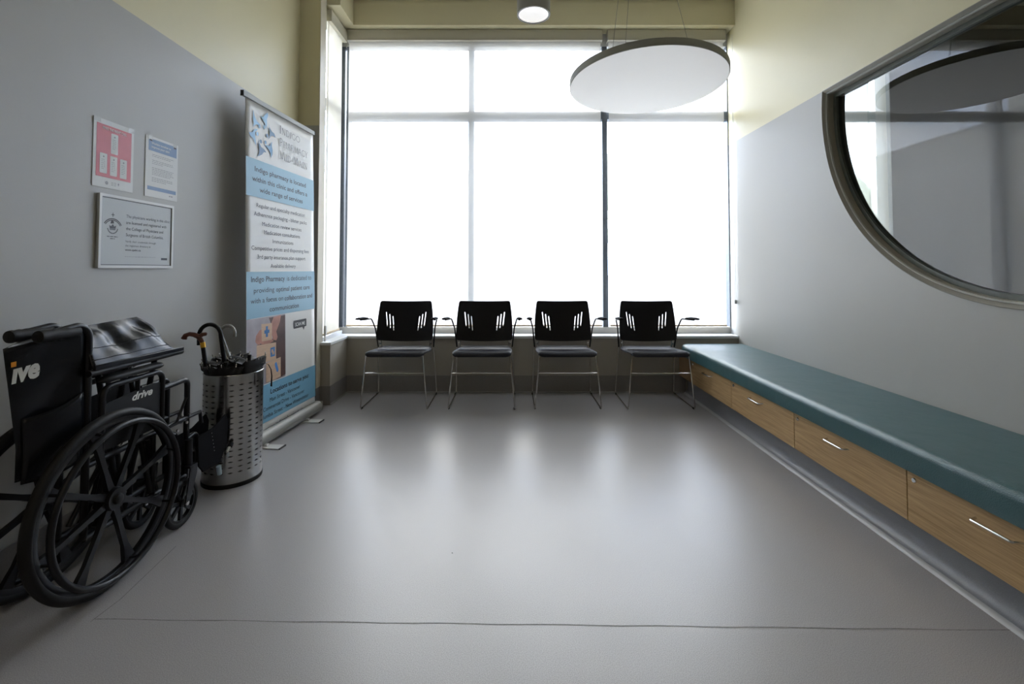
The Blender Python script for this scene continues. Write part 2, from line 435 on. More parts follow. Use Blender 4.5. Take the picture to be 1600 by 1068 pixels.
# round-bottomed window frame in it
wr = struct(empty('window_3', (XR, RC_Y, RTOP)))
def sweep_profile(r0, r1, t0, t1, x0, x1, name, m, parent):
    """ring between radius r1 (inner) and r0 (outer), straight head between t1 and t0, thick in x"""
    bm = bmesh.new(); A = arc_pts(r0, t0); B = arc_pts(r1, t1)
    O = Vector((XR, RC_Y, RTOP))
    rows = []
    for pts_, x in ((A, x0), (A, x1), (B, x1), (B, x0)):
        rows.append([bm.verts.new(Vector((x, y, z)) - O) for y, z in pts_])
    n = len(A)
    for k in range(4):
        P, Q = rows[k], rows[(k + 1) % 4]
        for i in range(n): bm.faces.new((P[i], P[(i + 1) % n], Q[(i + 1) % n], Q[i]))
    return finish(bm, name, m, parent, angle=30)
def sweep_poly(prof, name, m, parent):
    bm = bmesh.new(); O = Vector((XR, RC_Y, RTOP)); rows = []
    for dr, dx in prof: rows.append([bm.verts.new(Vector((XR + dx, y, z)) - O) for y, z in arc_pts(RR + dr, RTOP + dr)])
    n = len(rows[0])
    for k in range(len(rows)):
        P, Q = rows[k], rows[(k + 1) % len(rows)]
        for i in range(n): bm.faces.new((P[i], P[(i + 1) % n], Q[(i + 1) % n], Q[i]))
    return finish(bm, name, m, parent, angle=30)
sweep_poly([(.004, -.004), (.0, -.005), (-.016, .014), (-.016, .020), (-.0004, .020), (-.0004, -.0003), (.004, -.0003)], 'outer_trim', mat('taupe_frame_paint', (.24, .225, .19), .45, bump=(200, .05)), wr)
sweep_poly([(-.0162, .010), (-.020, .008), (-.024, .012), (-.024, .0198), (-.0162, .0198)], 'bead', M['trim'], wr)
sweep_poly([(-.0004, .0202), (-.026, .0202), (-.026, .055), (-.0004, .055)], 'reveal_liner', mat('taupe_reveal_paint', (.30, .28, .225), .45, bump=(200, .05)), wr)
sweep_profile(RR - .0005, RR - .050, RTOP - .0005, RTOP - .050, XR + .056, XR + .095, 'glazing_frame', M['dark_frame'], wr)
bm = bmesh.new(); P = arc_pts(RR - .045, RTOP - .045)
prism(bm, P, lambda u, v, w: (.072 + w, u - RC_Y, v - RTOP), .0001)
bmesh.ops.delete(bm, geom=list(bm.faces)[1:], context='FACES')
g_ = finish(bm, 'pane', M['glass_round'], wr)

# low wall under the window, running back along the left
sbox('wall_front_low', M['grey_paint'], (-1.508, XR, YW, YW + .24, 0, .490))
sbox('wall_left_low', M['grey_paint'], (-1.70, -1.508, 3.845, YW + .24, 0, .490))
# sill boards
bm = bmesh.new()
box(bm, -1.500, XR - .001, YW - .012, YW + .24, .4905, .513)
struct(finish(bm, 'trim_3', M['sill'], bevel=.003))
bm = bmesh.new(); box(bm, -1.70, -1.5005, 3.835, YW + .24, .4905, .513)
struct(finish(bm, 'trim_4', M['sill'], bevel=.003))
# cove bases
sbox('baseboard_front', M['base_vinyl'], (-1.504, 1.58, YW - .005, YW - .0002, 0, .155))
sbox('baseboard_left_low', M['base_vinyl'], (-1.5078, -1.503, 3.84, YW - .0055, 0, .155), (-1.582, -1.5032, 3.8395, 3.8448, 0, .155))
sbox('baseboard_left_return', M['base_vinyl'], (-1.5898, -1.585, 3.755, 3.839, 0, .155), (-1.757, -1.585, 3.7545, 3.7598, 0, .155))
sbox('baseboard_left', M['base_vinyl'], (XL + .0002, XL + .005, YB, 3.754, 0, .155))
bm = bmesh.new()
tube(bm, [(-1.50, YW - .009, .005), (1.56, YW - .009, .005)], .005, 8)
tube(bm, [(-1.4985, 3.845, .005), (-1.4985, YW - .012, .005)], .005, 8)
struct(finish(bm, 'trim_5', mat('grey_cove_bead', (.30, .295, .285), .4, bump=(100, .05))))

# soffits and header
sbox('trim_6', M['wall'], (-1.473, XR, 4.21, 4.47, 3.385, ZC))
sbox('trim_7', M['wall'], (-1.70, -1.473, 3.885, 4.47, 3.385, ZC))

# glazing: back wall
w1 = struct(empty('window_1', (0, 4.42, .51)))
def wbox(name, m, parent, *dims, org=(0, 4.42, .51), bevel=None):
    bm = bmesh.new()
    for d in dims: box(bm, d[0] - org[0], d[1] - org[0], d[2] - org[1], d[3] - org[1], d[4] - org[2], d[5] - org[2])
    return finish(bm, name, m, parent, bevel=bevel)
YG = 4.37
M['frame_light'] = mat('pale_grey_frame_paint', (.36, .355, .33), .4, bump=(100, .05))
wbox('frame', M['frame_light'], w1, (-1.66, XR, YG, YG + .09, .514, .575), (-1.66, XR, YG, YG + .09, 3.26, 3.384))
wbox('mullion', M['alu'], w1, (-1.586, -1.560, YG, YG + .09, .575, 3.26))
wbox('mullion', M['alu'], w1, (-1.66, -1.603, YG + .005, YG + .08, .575, 3.26))
wbox('mullion', M['alu'], w1, (-.417, -.362, YG, YG + .09, .575, 3.26))
wbox('mullion', M['alu'], w1, (.862, .912, YG, YG + .09, .575, 3.26))
wbox('mullion', M['alu'], w1, (2.060, 2.0695, YG, YG + .09, .575, 3.26))
wbox('transom', M['alu'], w1, (-1.560, -.417, YG, YG + .09, 2.555, 2.63))
wbox('transom', M['alu'], w1, (-.362, .862, YG, YG + .09, 2.555, 2.63))
wbox('transom', M['alu'], w1, (.912, 2.060, YG, YG + .09, 2.555, 2.63))
for a, b in ((-1.560, -.417), (-.362, .862), (.912, 2.060)):
    for z0, z1 in ((.575, 2.555), (2.63, 3.26)):
        bm = bmesh.new(); flat(bm, [(a, z0 - .51), (b, z0 - .51), (b, z1 - .51), (a, z1 - .51)], lambda u, v, w: (u, YG + .045 - 4.42, v))
        finish(bm, 'pane', M['glass'], w1)
# glazing: left side
w2 = struct(empty('window_2', (-1.66, 4.0, .51)))
og = (-1.66, 4.0, .51)
wbox('frame', M['frame_light'], w2, (-1.69, -1.63, 3.885, 4.369, .514, .56), (-1.69, -1.63, 3.885, 4.369, 3.30, 3.384), org=og)
wbox('mullion', M['alu'], w2, (-1.69, -1.64, 4.30, 4.369, .56, 3.30), org=og)
wbox('transom', M['alu'], w2, (-1.69, -1.64, 3.885, 4.30, 2.555, 2.63), org=og)
for z0, z1 in ((.56, 2.555), (2.63, 3.30)):
    bm = bmesh.new(); flat(bm, [(3.885 - 4.0, z0 - .51), (.30, z0 - .51), (.30, z1 - .51), (3.885 - 4.0, z1 - .51)], lambda u, v, w: (-.005, u, v))
    finish(bm, 'pane', M['glass'], w2)
sbox('trim_8', M['sill'], (-1.628, -1.60, 3.885, 4.36, .5135, .545))

# ---------------------------------------------------------------- the room beyond the round window
sbox('wall_far_room_side', M['far_paint'], (5.05, 5.2, YB, 4.47, 0, ZC))
sbox('wall_far_room_window', M['far_paint'], (3.565, 5.05, 4.30, 4.47, 0, ZC))
sbox('wall_far_room_end', M['far_paint'], (XT, 5.05, YB, YB + .12, 0, ZC))
sbox('wall_far_room_low', M['far_paint'], (XT, 3.565, 4.30, 4.47, 0, .52))
sbox('wall_far_room_head', M['far_paint'], (XT, 3.565, 4.30, 4.47, 3.30, ZC))
w4 = struct(empty('window_4', (2.9, 4.42, .52)))
og = (2.9, 4.42, .52)
wbox('frame', M['alu'], w4, (XT, 3.564, YG, YG + .09, .521, .58), (XT, 3.564, YG, YG + .09, 3.24, 3.30), (3.54, 3.564, YG, YG + .09, .58, 3.24), org=og)
wbox('transom', M['alu'], w4, (XT, 3.54, YG, YG + .09, 2.555, 2.63), org=og)
bm = bmesh.new(); flat(bm, [(XT - 2.9, .06), (.65, .06), (.65, 2.72), (XT - 2.9, 2.72)], lambda u, v, w: (u, -.005, v)); finish(bm, 'pane', M['glass'], w4)

# ================================================================= BLINDS
def blind(x0, x1, label, y=4.325, top=3.38, bottom=.585, group='roller blinds on the glazing'):
    r = empty('roller_blind', ((x0 + x1) / 2, y, bottom))
    tag(r, label, 'blind', group)
    hx = (x1 - x0) / 2; H = top - bottom
    bm = bmesh.new()
    n = 24
    rows = []
    for j in range(n + 1):
        z = .012 + (H - .06 - .012) * j / n
        rows.append([bm.verts.new((-hx + .012 + (2 * hx - .024) * i / 12, .0012 * math.sin(i * 1.1 + j * .25), z)) for i in range(13)])
    for A, B in zip(rows, rows[1:]):
        for k in range(12): bm.faces.new((A[k], A[k + 1], B[k + 1], B[k]))
    finish(bm, 'cloth', M['screen'], r)
    bm = bmesh.new(); box(bm, -hx + .012, hx - .012, -.009, .007, 0, .016); finish(bm, 'hem_bar', M['hem'], r, bevel=.002)
    bm = bmesh.new(); box(bm, -hx, hx, -.045, -.041, H - .098, H); box(bm, -hx, hx, -.041, .035, H - .006, H); box(bm, -hx, hx, -.045, -.012, H - .101, H - .095)
    box(bm, -hx - .0005, -hx + .003, -.045, .035, H - .100, H); box(bm, hx - .003, hx + .0005, -.045, .035, H - .100, H)
    finish(bm, 'cassette', M['cassette'], r)
    bm = bmesh.new(); lathe(bm, [(.026, -hx + .006), (.026, hx - .006)], (0, 0, H - .05), 'X', 20); finish(bm, 'roller_tube', M['white_metal'], r)
    return r
b1 = blind(-1.562, .853, 'wide cream roller blind down over the two left window bays behind the chairs')
b2 = blind(.905, 2.020, 'cream roller blind of the rightmost window bay, ending beside the right wall')
b3 = blind(-.19, .19, 'narrow cream roller blind on the side glazing left of the main window')
b3.location = (-1.598, 4.092, .56); b3.rotation_euler = (0, 0, R(90)); b3.scale = (1, 1, 1)
b4 = blind(XT + .01, 3.560, 'roller blind in the next room, seen through the round window', top=3.29)
# small chain bracket at the right jamb and the wall bracket on the left sill
t = empty('blind_chain', (2.052, 4.24, .513)); tag(t, 'thin blind chain with a clip hanging at the right edge of the window', 'blind chain')
bm = bmesh.new(); tube(bm, [(-.004, 0, .30), (-.004, 0, 2.80)], .0014, 6); tube(bm, [(.006, 0, .30), (.006, 0, 2.80)], .0014, 6); tube(bm, [(-.004, 0, .30), (.001, 0, .29), (.006, 0, .30)], .0014, 6)
finish(bm, 'chain', M['white_metal'], t)
bm = bmesh.new(); box(bm, -.012, .014, -.006, .006, .29, .325); finish(bm, 'clip', M['white_metal'], t, bevel=.002)
t = empty('blind_chain', (-1.575, 3.896, .5135)); tag(t, 'white blind chain with tensioner hanging by the left column above the sill', 'blind chain')
bm = bmesh.new(); tube(bm, [(0, -.006, .12), (0, -.006, 2.74)], .0014, 6); tube(bm, [(0, .006, .12), (0, .006, 2.74)], .0014, 6)
finish(bm, 'chain', M['white_metal'], t)
bm = bmesh.new(); box(bm, -.006, .012, -.012, .012, .05, .13); box(bm, -.004, .006, -.008, .008, 0, .05); finish(bm, 'tensioner', M['white_metal'], t, bevel=.003)

# ================================================================= BENCH ALONG THE RIGHT WALL
BX = 1.52
seams = [-.33, .38, 1.09, 1.80, 2.51, 3.22, 3.93]
def drawer_unit(y0, y1, label, lock=True):
    r = empty('drawer_cabinet', ((BX + XR) / 2, (y0 + y1) / 2, .0)); cx_, cy_ = r.location.x, r.location.y
    tag(r, label, 'drawer cabinet', 'oak drawer cabinets under the bench cushion')
    bm = bmesh.new()
    box(bm, BX + .020 - cx_, XR - .003 - cx_, y0 + .0005 - cy_, y1 - .0005 - cy_, .157, .352)
    finish(bm, 'carcass', M['oak'], r)
    bm = bmesh.new(); box(bm, BX - cx_, BX + .0195 - cx_, y0 + .0018 - cy_, y1 - .0018 - cy_, .157, .351)
    d = finish(bm, 'drawer', M['oak'], r, bevel=.0012)
    bm = bmesh.new()
    hx_ = BX - cx_; ym = (y0 + y1) / 2 + .022 - cy_
    tube(bm, fillet([(hx_ + .001, ym - .070, .306), (hx_ - .026, ym - .062, .304), (hx_ - .026, ym + .062, .304), (hx_ + .001, ym + .070, .306)], .008, 5), .0042, 10)
    finish(bm, 'handle', M['steel'], d)
    if lock:
        bm = bmesh.new(); lathe(bm, [(.0095, 0), (.0095, -.003), (.0075, -.006), (.003, -.006), (.003, -.004)], (hx_, y1 - .035 - cy_, .324), 'X', 20)
        box(bm, hx_ - .0068, hx_ - .0058, y1 - .0362 - cy_, y1 - .0338 - cy_, .319, .329)
        finish(bm, 'lock', M['steel'], d)
    return r
labs = ['oak drawer cabinet behind the camera end of the bench', 'oak drawer cabinet at the near end of the bench, beside the camera',
        'nearest oak drawer cabinet in view, cut by the right edge of the photo', 'oak drawer cabinet second nearest the camera under the bench cushion',
        'oak drawer cabinet third from the camera, with a lock and bar handle', 'farthest oak drawer cabinet, behind the rightmost chair next to the window wall']
for k, (a, b) in enumerate(zip(seams, seams[1:])):
    if b < .5: continue
    drawer_unit(a, b, labs[k], lock=True)
sbox('trim_9', mat('oak_filler_panel', (.26, .165, .08), .5, noise=(20, .2, (20, 2, 60))), (BX + .002, XR - .003, 3.931, YW - .006, .157, .351))
# recessed toe kick with a coved foot
bm = bmesh.new()
prof = [(1.600, .156), (1.600, .070), (1.598, .045), (1.588, .026), (1.576, .0135), (1.5665, .0105), (1.5665, 0), (1.62, 0), (1.62, .156)]
a = [bm.verts.new((x, .3, z)) for x, z in prof]; b = [bm.verts.new((x, YW - .006, z)) for x, z in prof]
bm.faces.new(a); bm.faces.new(b[::-1])
for i in range(len(prof)): bm.faces.new((a[i], b[i], b[(i + 1) % len(prof)], a[(i + 1) % len(prof)]))
struct(finish(bm, 'baseboard_right', M['cove'], angle=50))
bm = bmesh.new(); prism(bm, [(1.5470, 0), (1.5490, .004), (1.5560, .010), (1.5660, .013), (1.5660, .0105), (1.5575, .004), (1.5575, 0)], lambda u, v, w: (u, .3 + w, v), YW - .33)
struct(finish(bm, 'trim_10', M['cove_edge'], angle=60))
# cushion: rounded far corner, rolled edges
def round_rect_outline(x0, x1, y0, y1, rads, n=8):
    """rads for corners (x0,y0),(x1,y0),(x1,y1),(x0,y1)"""
    out = []
    for (cx_, cy_, sx, sy, a0), r in zip(((x0, y0, 1, 1, 180), (x1, y0, -1, 1, 270), (x1, y1, -1, -1, 0), (x0, y1, 1, -1, 90)), rads):
        px, py = cx_ + sx * r, cy_ + sy * r
        for k in range(n + 1):
            a = R(a0 + 90 * k / n); out.append((px + r * math.cos(a), py + r * math.sin(a)))
    return out
bm = bmesh.new()
cyl = []
x0, x1, y0, y1 = 1.502, XR - .004, .30, 4.185
layers = [(.354, .004), (.356, 0), (.425, 0), (.438, .003), (.447, .010), (.4525, .022), (.4545, .040), (.4555, .075)]
for z, ins in layers:
    ol = round_rect_outline(x0 + ins, x1 - ins * .3, y0 + ins, y1 - ins, [.02, .01, .01, .10 - min(ins, .05)])
    cyl.append([bm.verts.new((x - 1.79, y - 2.2, z)) for x, y in ol])
for A, B in zip(cyl, cyl[1:]):
    for k in range(len(A)): bm.faces.new((A[k], A[(k + 1) % len(A)], B[(k + 1) % len(A)], B[k]))
bm.faces.new(cyl[0][::-1]); bm.faces.new(cyl[-1])
cu = finish(bm, 'bench_cushion', M['teal'], angle=60); cu.location = (1.79, 2.2, 0)
tag(cu, 'long teal vinyl bench cushion on the oak drawers along the right wall', 'cushion')

# ================================================================= CHAIRS
def chair_back_mesh():
    W0, W1, Hh = .246, .226, .338           # half width low / top, height
    NX, NZ = 40, 26
    def pos(u, v, off):
        # u -1..1, v 0..1 ; rounded trapezoid
        hw = W0 + (W1 - W0) * v + .008 * math.sin(math.pi * v)
        x = u * hw
        z = v * Hh
        y = .050 * v - .040 * (x / .24) ** 2 + .028 * (1 - (2 * v - 1) ** 2) * .4
        z += -.006 * (1 - u * u) * (1 if v > .5 else -0) * (2 * v - 1) - .017 * (1 - u * u) * max(0, 1 - 2 * v)
        return Vector((x, y + off, z))
    bm = bmesh.new()
    def corner_pull(i, j):
        u = -1 + 2 * i / NX; v = j / NZ
        # soften the corners
        r = .07
        du = max(0, abs(u) - (1 - r)) / r; rv = .055
        dv = max(0, abs(2 * v - 1) - (1 - 2 * rv)) / (2 * rv)
        if du > 0 and dv > 0:
            l = max(du, dv); k = l / math.hypot(du, dv)
            du2, dv2 = du * k, dv * k
            u = math.copysign((1 - r) + r * du2, u); v = .5 + math.copysign(((1 - 2 * rv) + 2 * rv * dv2) / 2, v - .5)
        return u, v
    F = [[None] * (NX + 1) for _ in range(NZ + 1)]; B = [[None] * (NX + 1) for _ in range(NZ + 1)]
    for j in range(NZ + 1):
        for i in range(NX + 1):
            u, v = corner_pull(i, j)
            F[j][i] = bm.verts.new(pos(u, v, 0)); B[j][i] = bm.verts.new(pos(u, v, .011))
    for j in range(NZ):
        for i in range(NX):
            bm.faces.new((F[j][i], F[j][i + 1], F[j + 1][i + 1], F[j + 1][i])); bm.faces.new((B[j][i], B[j + 1][i], B[j + 1][i + 1], B[j][i + 1]))
    for i in range(NX):
        bm.faces.new((F[0][i], B[0][i], B[0][i + 1], F[0][i + 1])); bm.faces.new((F[NZ][i], F[NZ][i + 1], B[NZ][i + 1], B[NZ][i]))
    for j in range(NZ):
        bm.faces.new((F[j][0], F[j + 1][0], B[j + 1][0], B[j][0])); bm.faces.new((F[j][NX], B[j][NX], B[j + 1][NX], F[j + 1][NX]))
    o = finish(bm, 'backrest', M['black_plastic'], angle=50)
    # slots: cut by slanted capsules
    cm = bmesh.new()
    slots = [(-.176, .234, -.163, .118), (-.147, .215, -.136, .100), (-.119, .196, -.107, .080)]
    for s in (-1, 1):
        for (xa, za, xb, zb) in slots:
            a = Vector((xa * s, 0, za)); b = Vector((xb * s, 0, zb)); d = (b - a).normalized(); nrm = Vector((-d.z, 0, d.x)); hw = .0046
            pts = []
            for k in range(7):
                ang = math.pi * k / 6; pts.append(b + nrm * hw * math.cos(ang) + d * hw * math.sin(ang))
            for k in range(7):
                ang = math.pi * k / 6; pts.append(a - nrm * hw * math.cos(ang) - d * hw * math.sin(ang))
            A = [cm.verts.new((p.x, -.15, p.z)) for p in pts]; C_ = [cm.verts.new((p.x, .15, p.z)) for p in pts]
            cm.faces.new(A); cm.faces.new(C_[::-1])
            for k in range(len(pts)): cm.faces.new((A[k], C_[k], C_[(k + 1) % len(pts)], A[(k + 1) % len(pts)]))
    bmesh.ops.recalc_face_normals(cm, faces=cm.faces)
    cme = bpy.data.meshes.new('slot_cutter'); cm.to_mesh(cme); cm.free()
    co = bpy.data.objects.new('slot_cutter', cme); COL.objects.link(co)
    md = o.modifiers.new('slots', 'BOOLEAN'); md.operation = 'DIFFERENCE'; md.object = co; md.solver = 'EXACT'
    dg = bpy.context.evaluated_depsgraph_get(); dg.update()
    me = bpy.data.meshes.new_from_object(o.evaluated_get(dg))
    me.name = 'backrest'; o.modifiers.clear(); o.data = me; me.set_sharp_from_angle(angle=R(40))
    bpy.data.objects.remove(co)
    return o

def make_chair():
    r = empty('stacking_chair')
    tag(r, 'chair', 'chair', 'four black waiting chairs under the window')
    # local: origin floor centre front line y=0 ; rear at y=.49
    # seat shell
    bm = bmesh.new(); NX, NY = 20, 18; TH = .012
    def sp(u, v):
        hw = .236 + .006 * math.sin(math.pi * v)
        x = u * hw; y = -.012 + v * .425
        z = .466 - .010 * (1 - u * u) * math.sin(math.pi * min(1, v * 1.1)) - .036 * v
        if v < .12: z -= .034 * ((.12 - v) / .12) ** 2
        if v > .9: z += .012 * ((v - .9) / .1) ** 2
        if abs(u) > .93: z -= .012 * ((abs(u) - .93) / .07) ** 2
        return Vector((x, y, z))
    def rc(i, j):
        u = -1 + 2 * i / NX; v = j / NY; r_ = .16; du = max(0, abs(u) - (1 - r_)) / r_; dv = max(0, abs(2 * v - 1) - (1 - r_)) / r_
        if du > 0 and dv > 0:
            k = max(du, dv) / math.hypot(du, dv); u = math.copysign(1 - r_ + r_ * du * k, u); v = .5 + math.copysign((1 - r_ + r_ * dv * k) / 2, v - .5)
        return u, v
    T = [[bm.verts.new(sp(*rc(i, j))) for i in range(NX + 1)] for j in range(NY + 1)]
    Bt = [[bm.verts.new(sp(*rc(i, j)) - Vector((0, 0, TH))) for i in range(NX + 1)] for j in range(NY + 1)]
    for j in range(NY):
        for i in range(NX):
            bm.faces.new((T[j][i], T[j][i + 1], T[j + 1][i + 1], T[j + 1][i])); bm.faces.new((Bt[j][i], Bt[j + 1][i], Bt[j + 1][i + 1], Bt[j][i + 1]))
    for i in range(NX):
        bm.faces.new((T[0][i], Bt[0][i], Bt[0][i + 1], T[0][i + 1])); bm.faces.new((T[NY][i], T[NY][i + 1], Bt[NY][i + 1], Bt[NY][i]))
    for j in range(NY):
        bm.faces.new((T[j][0], T[j + 1][0], Bt[j + 1][0], Bt[j][0])); bm.faces.new((T[j][NX], Bt[j][NX], Bt[j + 1][NX], T[j + 1][NX]))
    finish(bm, 'seat', M['seat_plastic'], r, angle=60)
    bk = chair_back_mesh(); bk.parent = r; bk.location = (0, .385, .502)
    RT = .0058
    for s in (-1, 1):
        bm = bmesh.new()
        path = [(s * .222, .035, .440), (s * .226, .020, .435), (s * .258, .008, .035), (s * .264, .0, .0065), (s * .264, .03, .0062), (s * .262, .475, .0062), (s * .262, .490, .012), (s * .258, .478, .045), (s * .247, .425, .46)]
        tube(bm, fillet(path[:1] + [(s * .226, .015, .443), (s * .266, -.004, .0062), (s * .262, .492, .0062), (s * .247, .415, .43)], [.02, .035, .02], 6), RT, 10)
        leg = finish(bm, 'sled_leg', M['chrome'], r)
        for yy in (.03, .45):
            bm = bmesh.new(); lathe(bm, [(.0075, -.010), (.0075, .010)], (s * .264, yy, .0076), 'Y', 10); finish(bm, 'glide', M['rubber'], leg)
        # arm: continues up from the seat's rear corner and curves forward into the pad
        bm = bmesh.new()
        tube(bm, fillet([(s * .245, .412, .432), (s * .262, .375, .600), (s * .286, .335, .690), (s * .299, .240, .693), (s * .303, .10, .703)], [.10, .040, .08], 7), .0065, 10)
        arm = finish(bm, 'armrest', M['black_metal'], r)
        bm = bmesh.new()
        secs = []
        for k in range(13):
            t_ = k / 12; y = .255 - .225 * t_; x = s * (.298 + .008 * t_)
            w = .013 + .011 * min(1, t_ * 1.6) * (1 if t_ < .9 else 1 - (t_ - .9) * 4.5); h = .008 + .003 * math.sin(math.pi * t_)
            secs.append([bm.verts.new((x + w * math.cos(a_), y, .700 + .018 * t_ + .003 * math.sin(math.pi * t_) + h * math.sin(a_))) for a_ in [2 * math.pi * q / 12 for q in range(12)]])
        for A, B in zip(secs, secs[1:]):
            for q in range(12): bm.faces.new((A[q], A[(q + 1) % 12], B[(q + 1) % 12], B[q]))
        bm.faces.new(secs[0]); bm.faces.new(secs[-1][::-1])
        finish(bm, 'arm_pad', M['pad'], arm, angle=60)
        bm = bmesh.new()
        tube(bm, [(s * .214, .398, .425), (s * .216, .392, .530)], .006, 10)
        box(bm, s * .2230 - .010, s * .2230 + .010, .388, .404, .455, .474)
        finish(bm, 'back_bracket', M['chrome'], r)
    bm = bmesh.new(); tube(bm, [(-.243, .010, .288), (.243, .010, .288)], .0052, 10); finish(bm, 'stretcher', M['chrome'], r)
    for p_, q_ in (((-.224, .05, .438), (.224, .05, .438)), ((-.236, .36, .412), (.236, .36, .412))):
        bm = bmesh.new(); tube(bm, [p_, q_], .006, 8); finish(bm, 'seat_rail', M['chrome'], r)
    return r
def children(o): return [c for c in bpy.data.objects if c.parent == o]
def copy_tree(o, parent=None):
    c = o.copy(); COL.objects.link(c)
    if parent: c.parent = parent
    for ch in children(o): copy_tree(ch, c)
    return c
proto = make_chair()
CH = [(-.942, 'leftmost black slotted-back chair, standing nearest the rolled-up banner stand'),
      (-.243, 'second chair from the left, in front of the pale window mullion'),
      (.448, 'third chair from the left, just left of the dark window mullion'),
      (1.203, 'rightmost black chair, its side touching the teal bench cushion')]
CH[0] = (-.942, 'leftmost black slotted-back chair, standing nearest the tall printed banner')
CH[3] = (1.190, 'rightmost black slotted-back chair, standing against the end of the teal bench')
srcs = [proto] + [copy_tree(proto) for _ in range(3)]
for r, (x, lb), yy, rz in zip(srcs, CH, (3.705, 3.705, 3.708, 3.700), (0, 0, R(.3), R(-.4))):
    r.location = (x, yy, 0); r['label'] = lb; r.rotation_euler = (0, 0, rz)

# ================================================================= LAMPS
t = empty('pendant_lamp', (.126, 2.645, 2.60)); tag(t, 'grey cylinder lamp with a white glowing underside at the top of the photo', 'lamp')
bm = bmesh.new(); prof = [(.093, .006), (.096, 0), (.096, .5)]
lathe(bm, [(.082, .012), (.090, .001), (.096, 0), (.0975, .004), (.0965, .012), (.0965, 1.018)], (0, 0, 0), 'Z', 48, cap=False)
finish(bm, 'housing', M['lamp_grey'], t)
bm = bmesh.new(); lathe(bm, [(.001, .016), (.083, .010), (.083, .006), (.0875, .003)], (0, 0, 0), 'Z', 48, cap=False); finish(bm, 'diffuser', M['lamp_glow'], t)
bm = bmesh.new(); torus(bm, (0, 0, .002), .089, .0018, 'Z', 48, 8); finish(bm, 'ring', M['black_metal'], t)

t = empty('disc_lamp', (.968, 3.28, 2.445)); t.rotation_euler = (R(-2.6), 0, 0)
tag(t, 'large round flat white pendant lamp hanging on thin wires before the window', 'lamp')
bm = bmesh.new(); lathe(bm, [(.543, .0005), (.549, .004), (.549, .047), (.545, .050)], (0, 0, 0), 'Z', 96, cap=False); finish(bm, 'rim', M['disc_rim'], t)
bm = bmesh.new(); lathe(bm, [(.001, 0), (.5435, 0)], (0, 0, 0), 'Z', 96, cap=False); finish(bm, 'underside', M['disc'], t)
bm = bmesh.new(); lathe(bm, [(.001, .050), (.5455, .050)], (0, 0, 0), 'Z', 96, cap=False); finish(bm, 'top_panel', M['white_metal'], t)
for (ax, ay, bx, by) in ((-.30, -.22, -.14, -.10), (.30, -.14, .06, -.10), (-.10, .32, -.06, .04)):
    bm = bmesh.new(); tube(bm, [(ax, ay, .05), (bx, by, 1.20)], .0016, 6); finish(bm, 'wire', M['wire'], t)
bm = bmesh.new(); lathe(bm, [(.06, 1.175), (.06, 1.21)], (-.05, -.05, -.06), 'Z', 24); finish(bm, 'canopy', M['white_metal'], t)

# unseen fill lamps, added behind the camera for warm light from the front
for k, (x, y) in enumerate(((-.8, -.9), (.9, -.9), (-.8, -2.2), (.9, -2.2))):
    t = empty('pendant_lamp', (x, y, 2.9)); tag(t, ['nearer added fill lamp behind the camera on the wheelchair side', 'nearer added fill lamp behind the camera on the bench side', 'farther added fill lamp behind the camera on the wheelchair side', 'farther added fill lamp behind the camera on the bench side'][k], 'lamp', 'added fill lamps behind the camera')
    bm = bmesh.new(); lathe(bm, [(.13, 0), (.135, 0), (.135, .718)], (0, 0, 0), 'Z', 32, cap=False); finish(bm, 'housing', M['lamp_grey'], t)
    bm = bmesh.new(); lathe(bm, [(.001, .01), (.13, .01)], (0, 0, 0), 'Z', 32, cap=False); finish(bm, 'diffuser', M['fill_lamp'], t)

# ================================================================= POSTERS
def on_left_wall(y0, z0, off=.0):
    return lambda u, v, w: (XL + off + w, y0 + u, z0 + v)
def sheet(name, label, cat, y0, y1, z0, z1, th, m, tilt=0):
    r = empty(name, (XL + .001, (y0 + y1) / 2, z0)); tag(r, label, cat)
    return r, (lambda u, v, w: Vector((w, u - (y1 - y0) / 2, v)))
def rect(bm, u0, u1, v0, v1, fr, w, mi=0): flat(bm, [(u0, v0), (u1, v0), (u1, v1), (u0, v1)], fr, w, mi)
def greek(bm, u0, u1, v, h, fr, w, seed=0):
    """illegible fine print: short word-length strokes"""
    rnd = random.Random(seed); u = u0
    while u < u1 - .003:
        L_ = rnd.uniform(.006, .018); e = min(u1, u + L_); rect(bm, u, e, v, v + h, fr, w); u = e + .003
# poster 1: red, "MAKE THE RIGHT CALL"
r, fr = sheet('poster', 'rose-red printed notice with four white boxes taped to the left wall', 'poster', 1.918, 2.124, 1.472, 1.766, .001, None)
bm = bmesh.new(); box(bm, 0, .002, -.103, .103, 0, .294); finish(bm, 'sheet', M['paper'], r)
bm = bmesh.new(); rect(bm, .014, .192, .045, .272, fr, .0026); finish(bm, 'red_panel', M['red_ink'], r)
bm = bmesh.new(); add_text(bm, 'MAKE THE RIGHT CALL', .042, .164, .252, fr, .0032, .011, .02); finish(bm, 'title', M['paper'], r)
def rrect(u0, u1, v0, v1, rr=.004):
    return round_rect_outline(u0, u1, v0, v1, [rr] * 4, 4)
for (a, b, c_, d) in ((.084, .120, .154, .243), (.031, .067, .061, .147), (.082, .118, .057, .143), (.133, .169, .055, .141)):
    bm = bmesh.new(); flat(bm, rrect(a, b, c_, d), fr, .0032); q = finish(bm, 'text_box', M['paper'], r)
    bm = bmesh.new()
    m_ = (a + b) / 2; flat(bm, [(m_ + .004 * math.cos(k), d - .014 + .004 * math.sin(k)) for k in [i * math.pi / 4 for i in range(8)]], fr, .0036)
    for k in range(6): greek(bm, a + .007, b - .007 - (k % 2) * .004, d - .028 - k * .0078, .0018, fr, .0036, k)
    finish(bm, 'print_block', M['ink_soft'], q)
bm = bmesh.new()
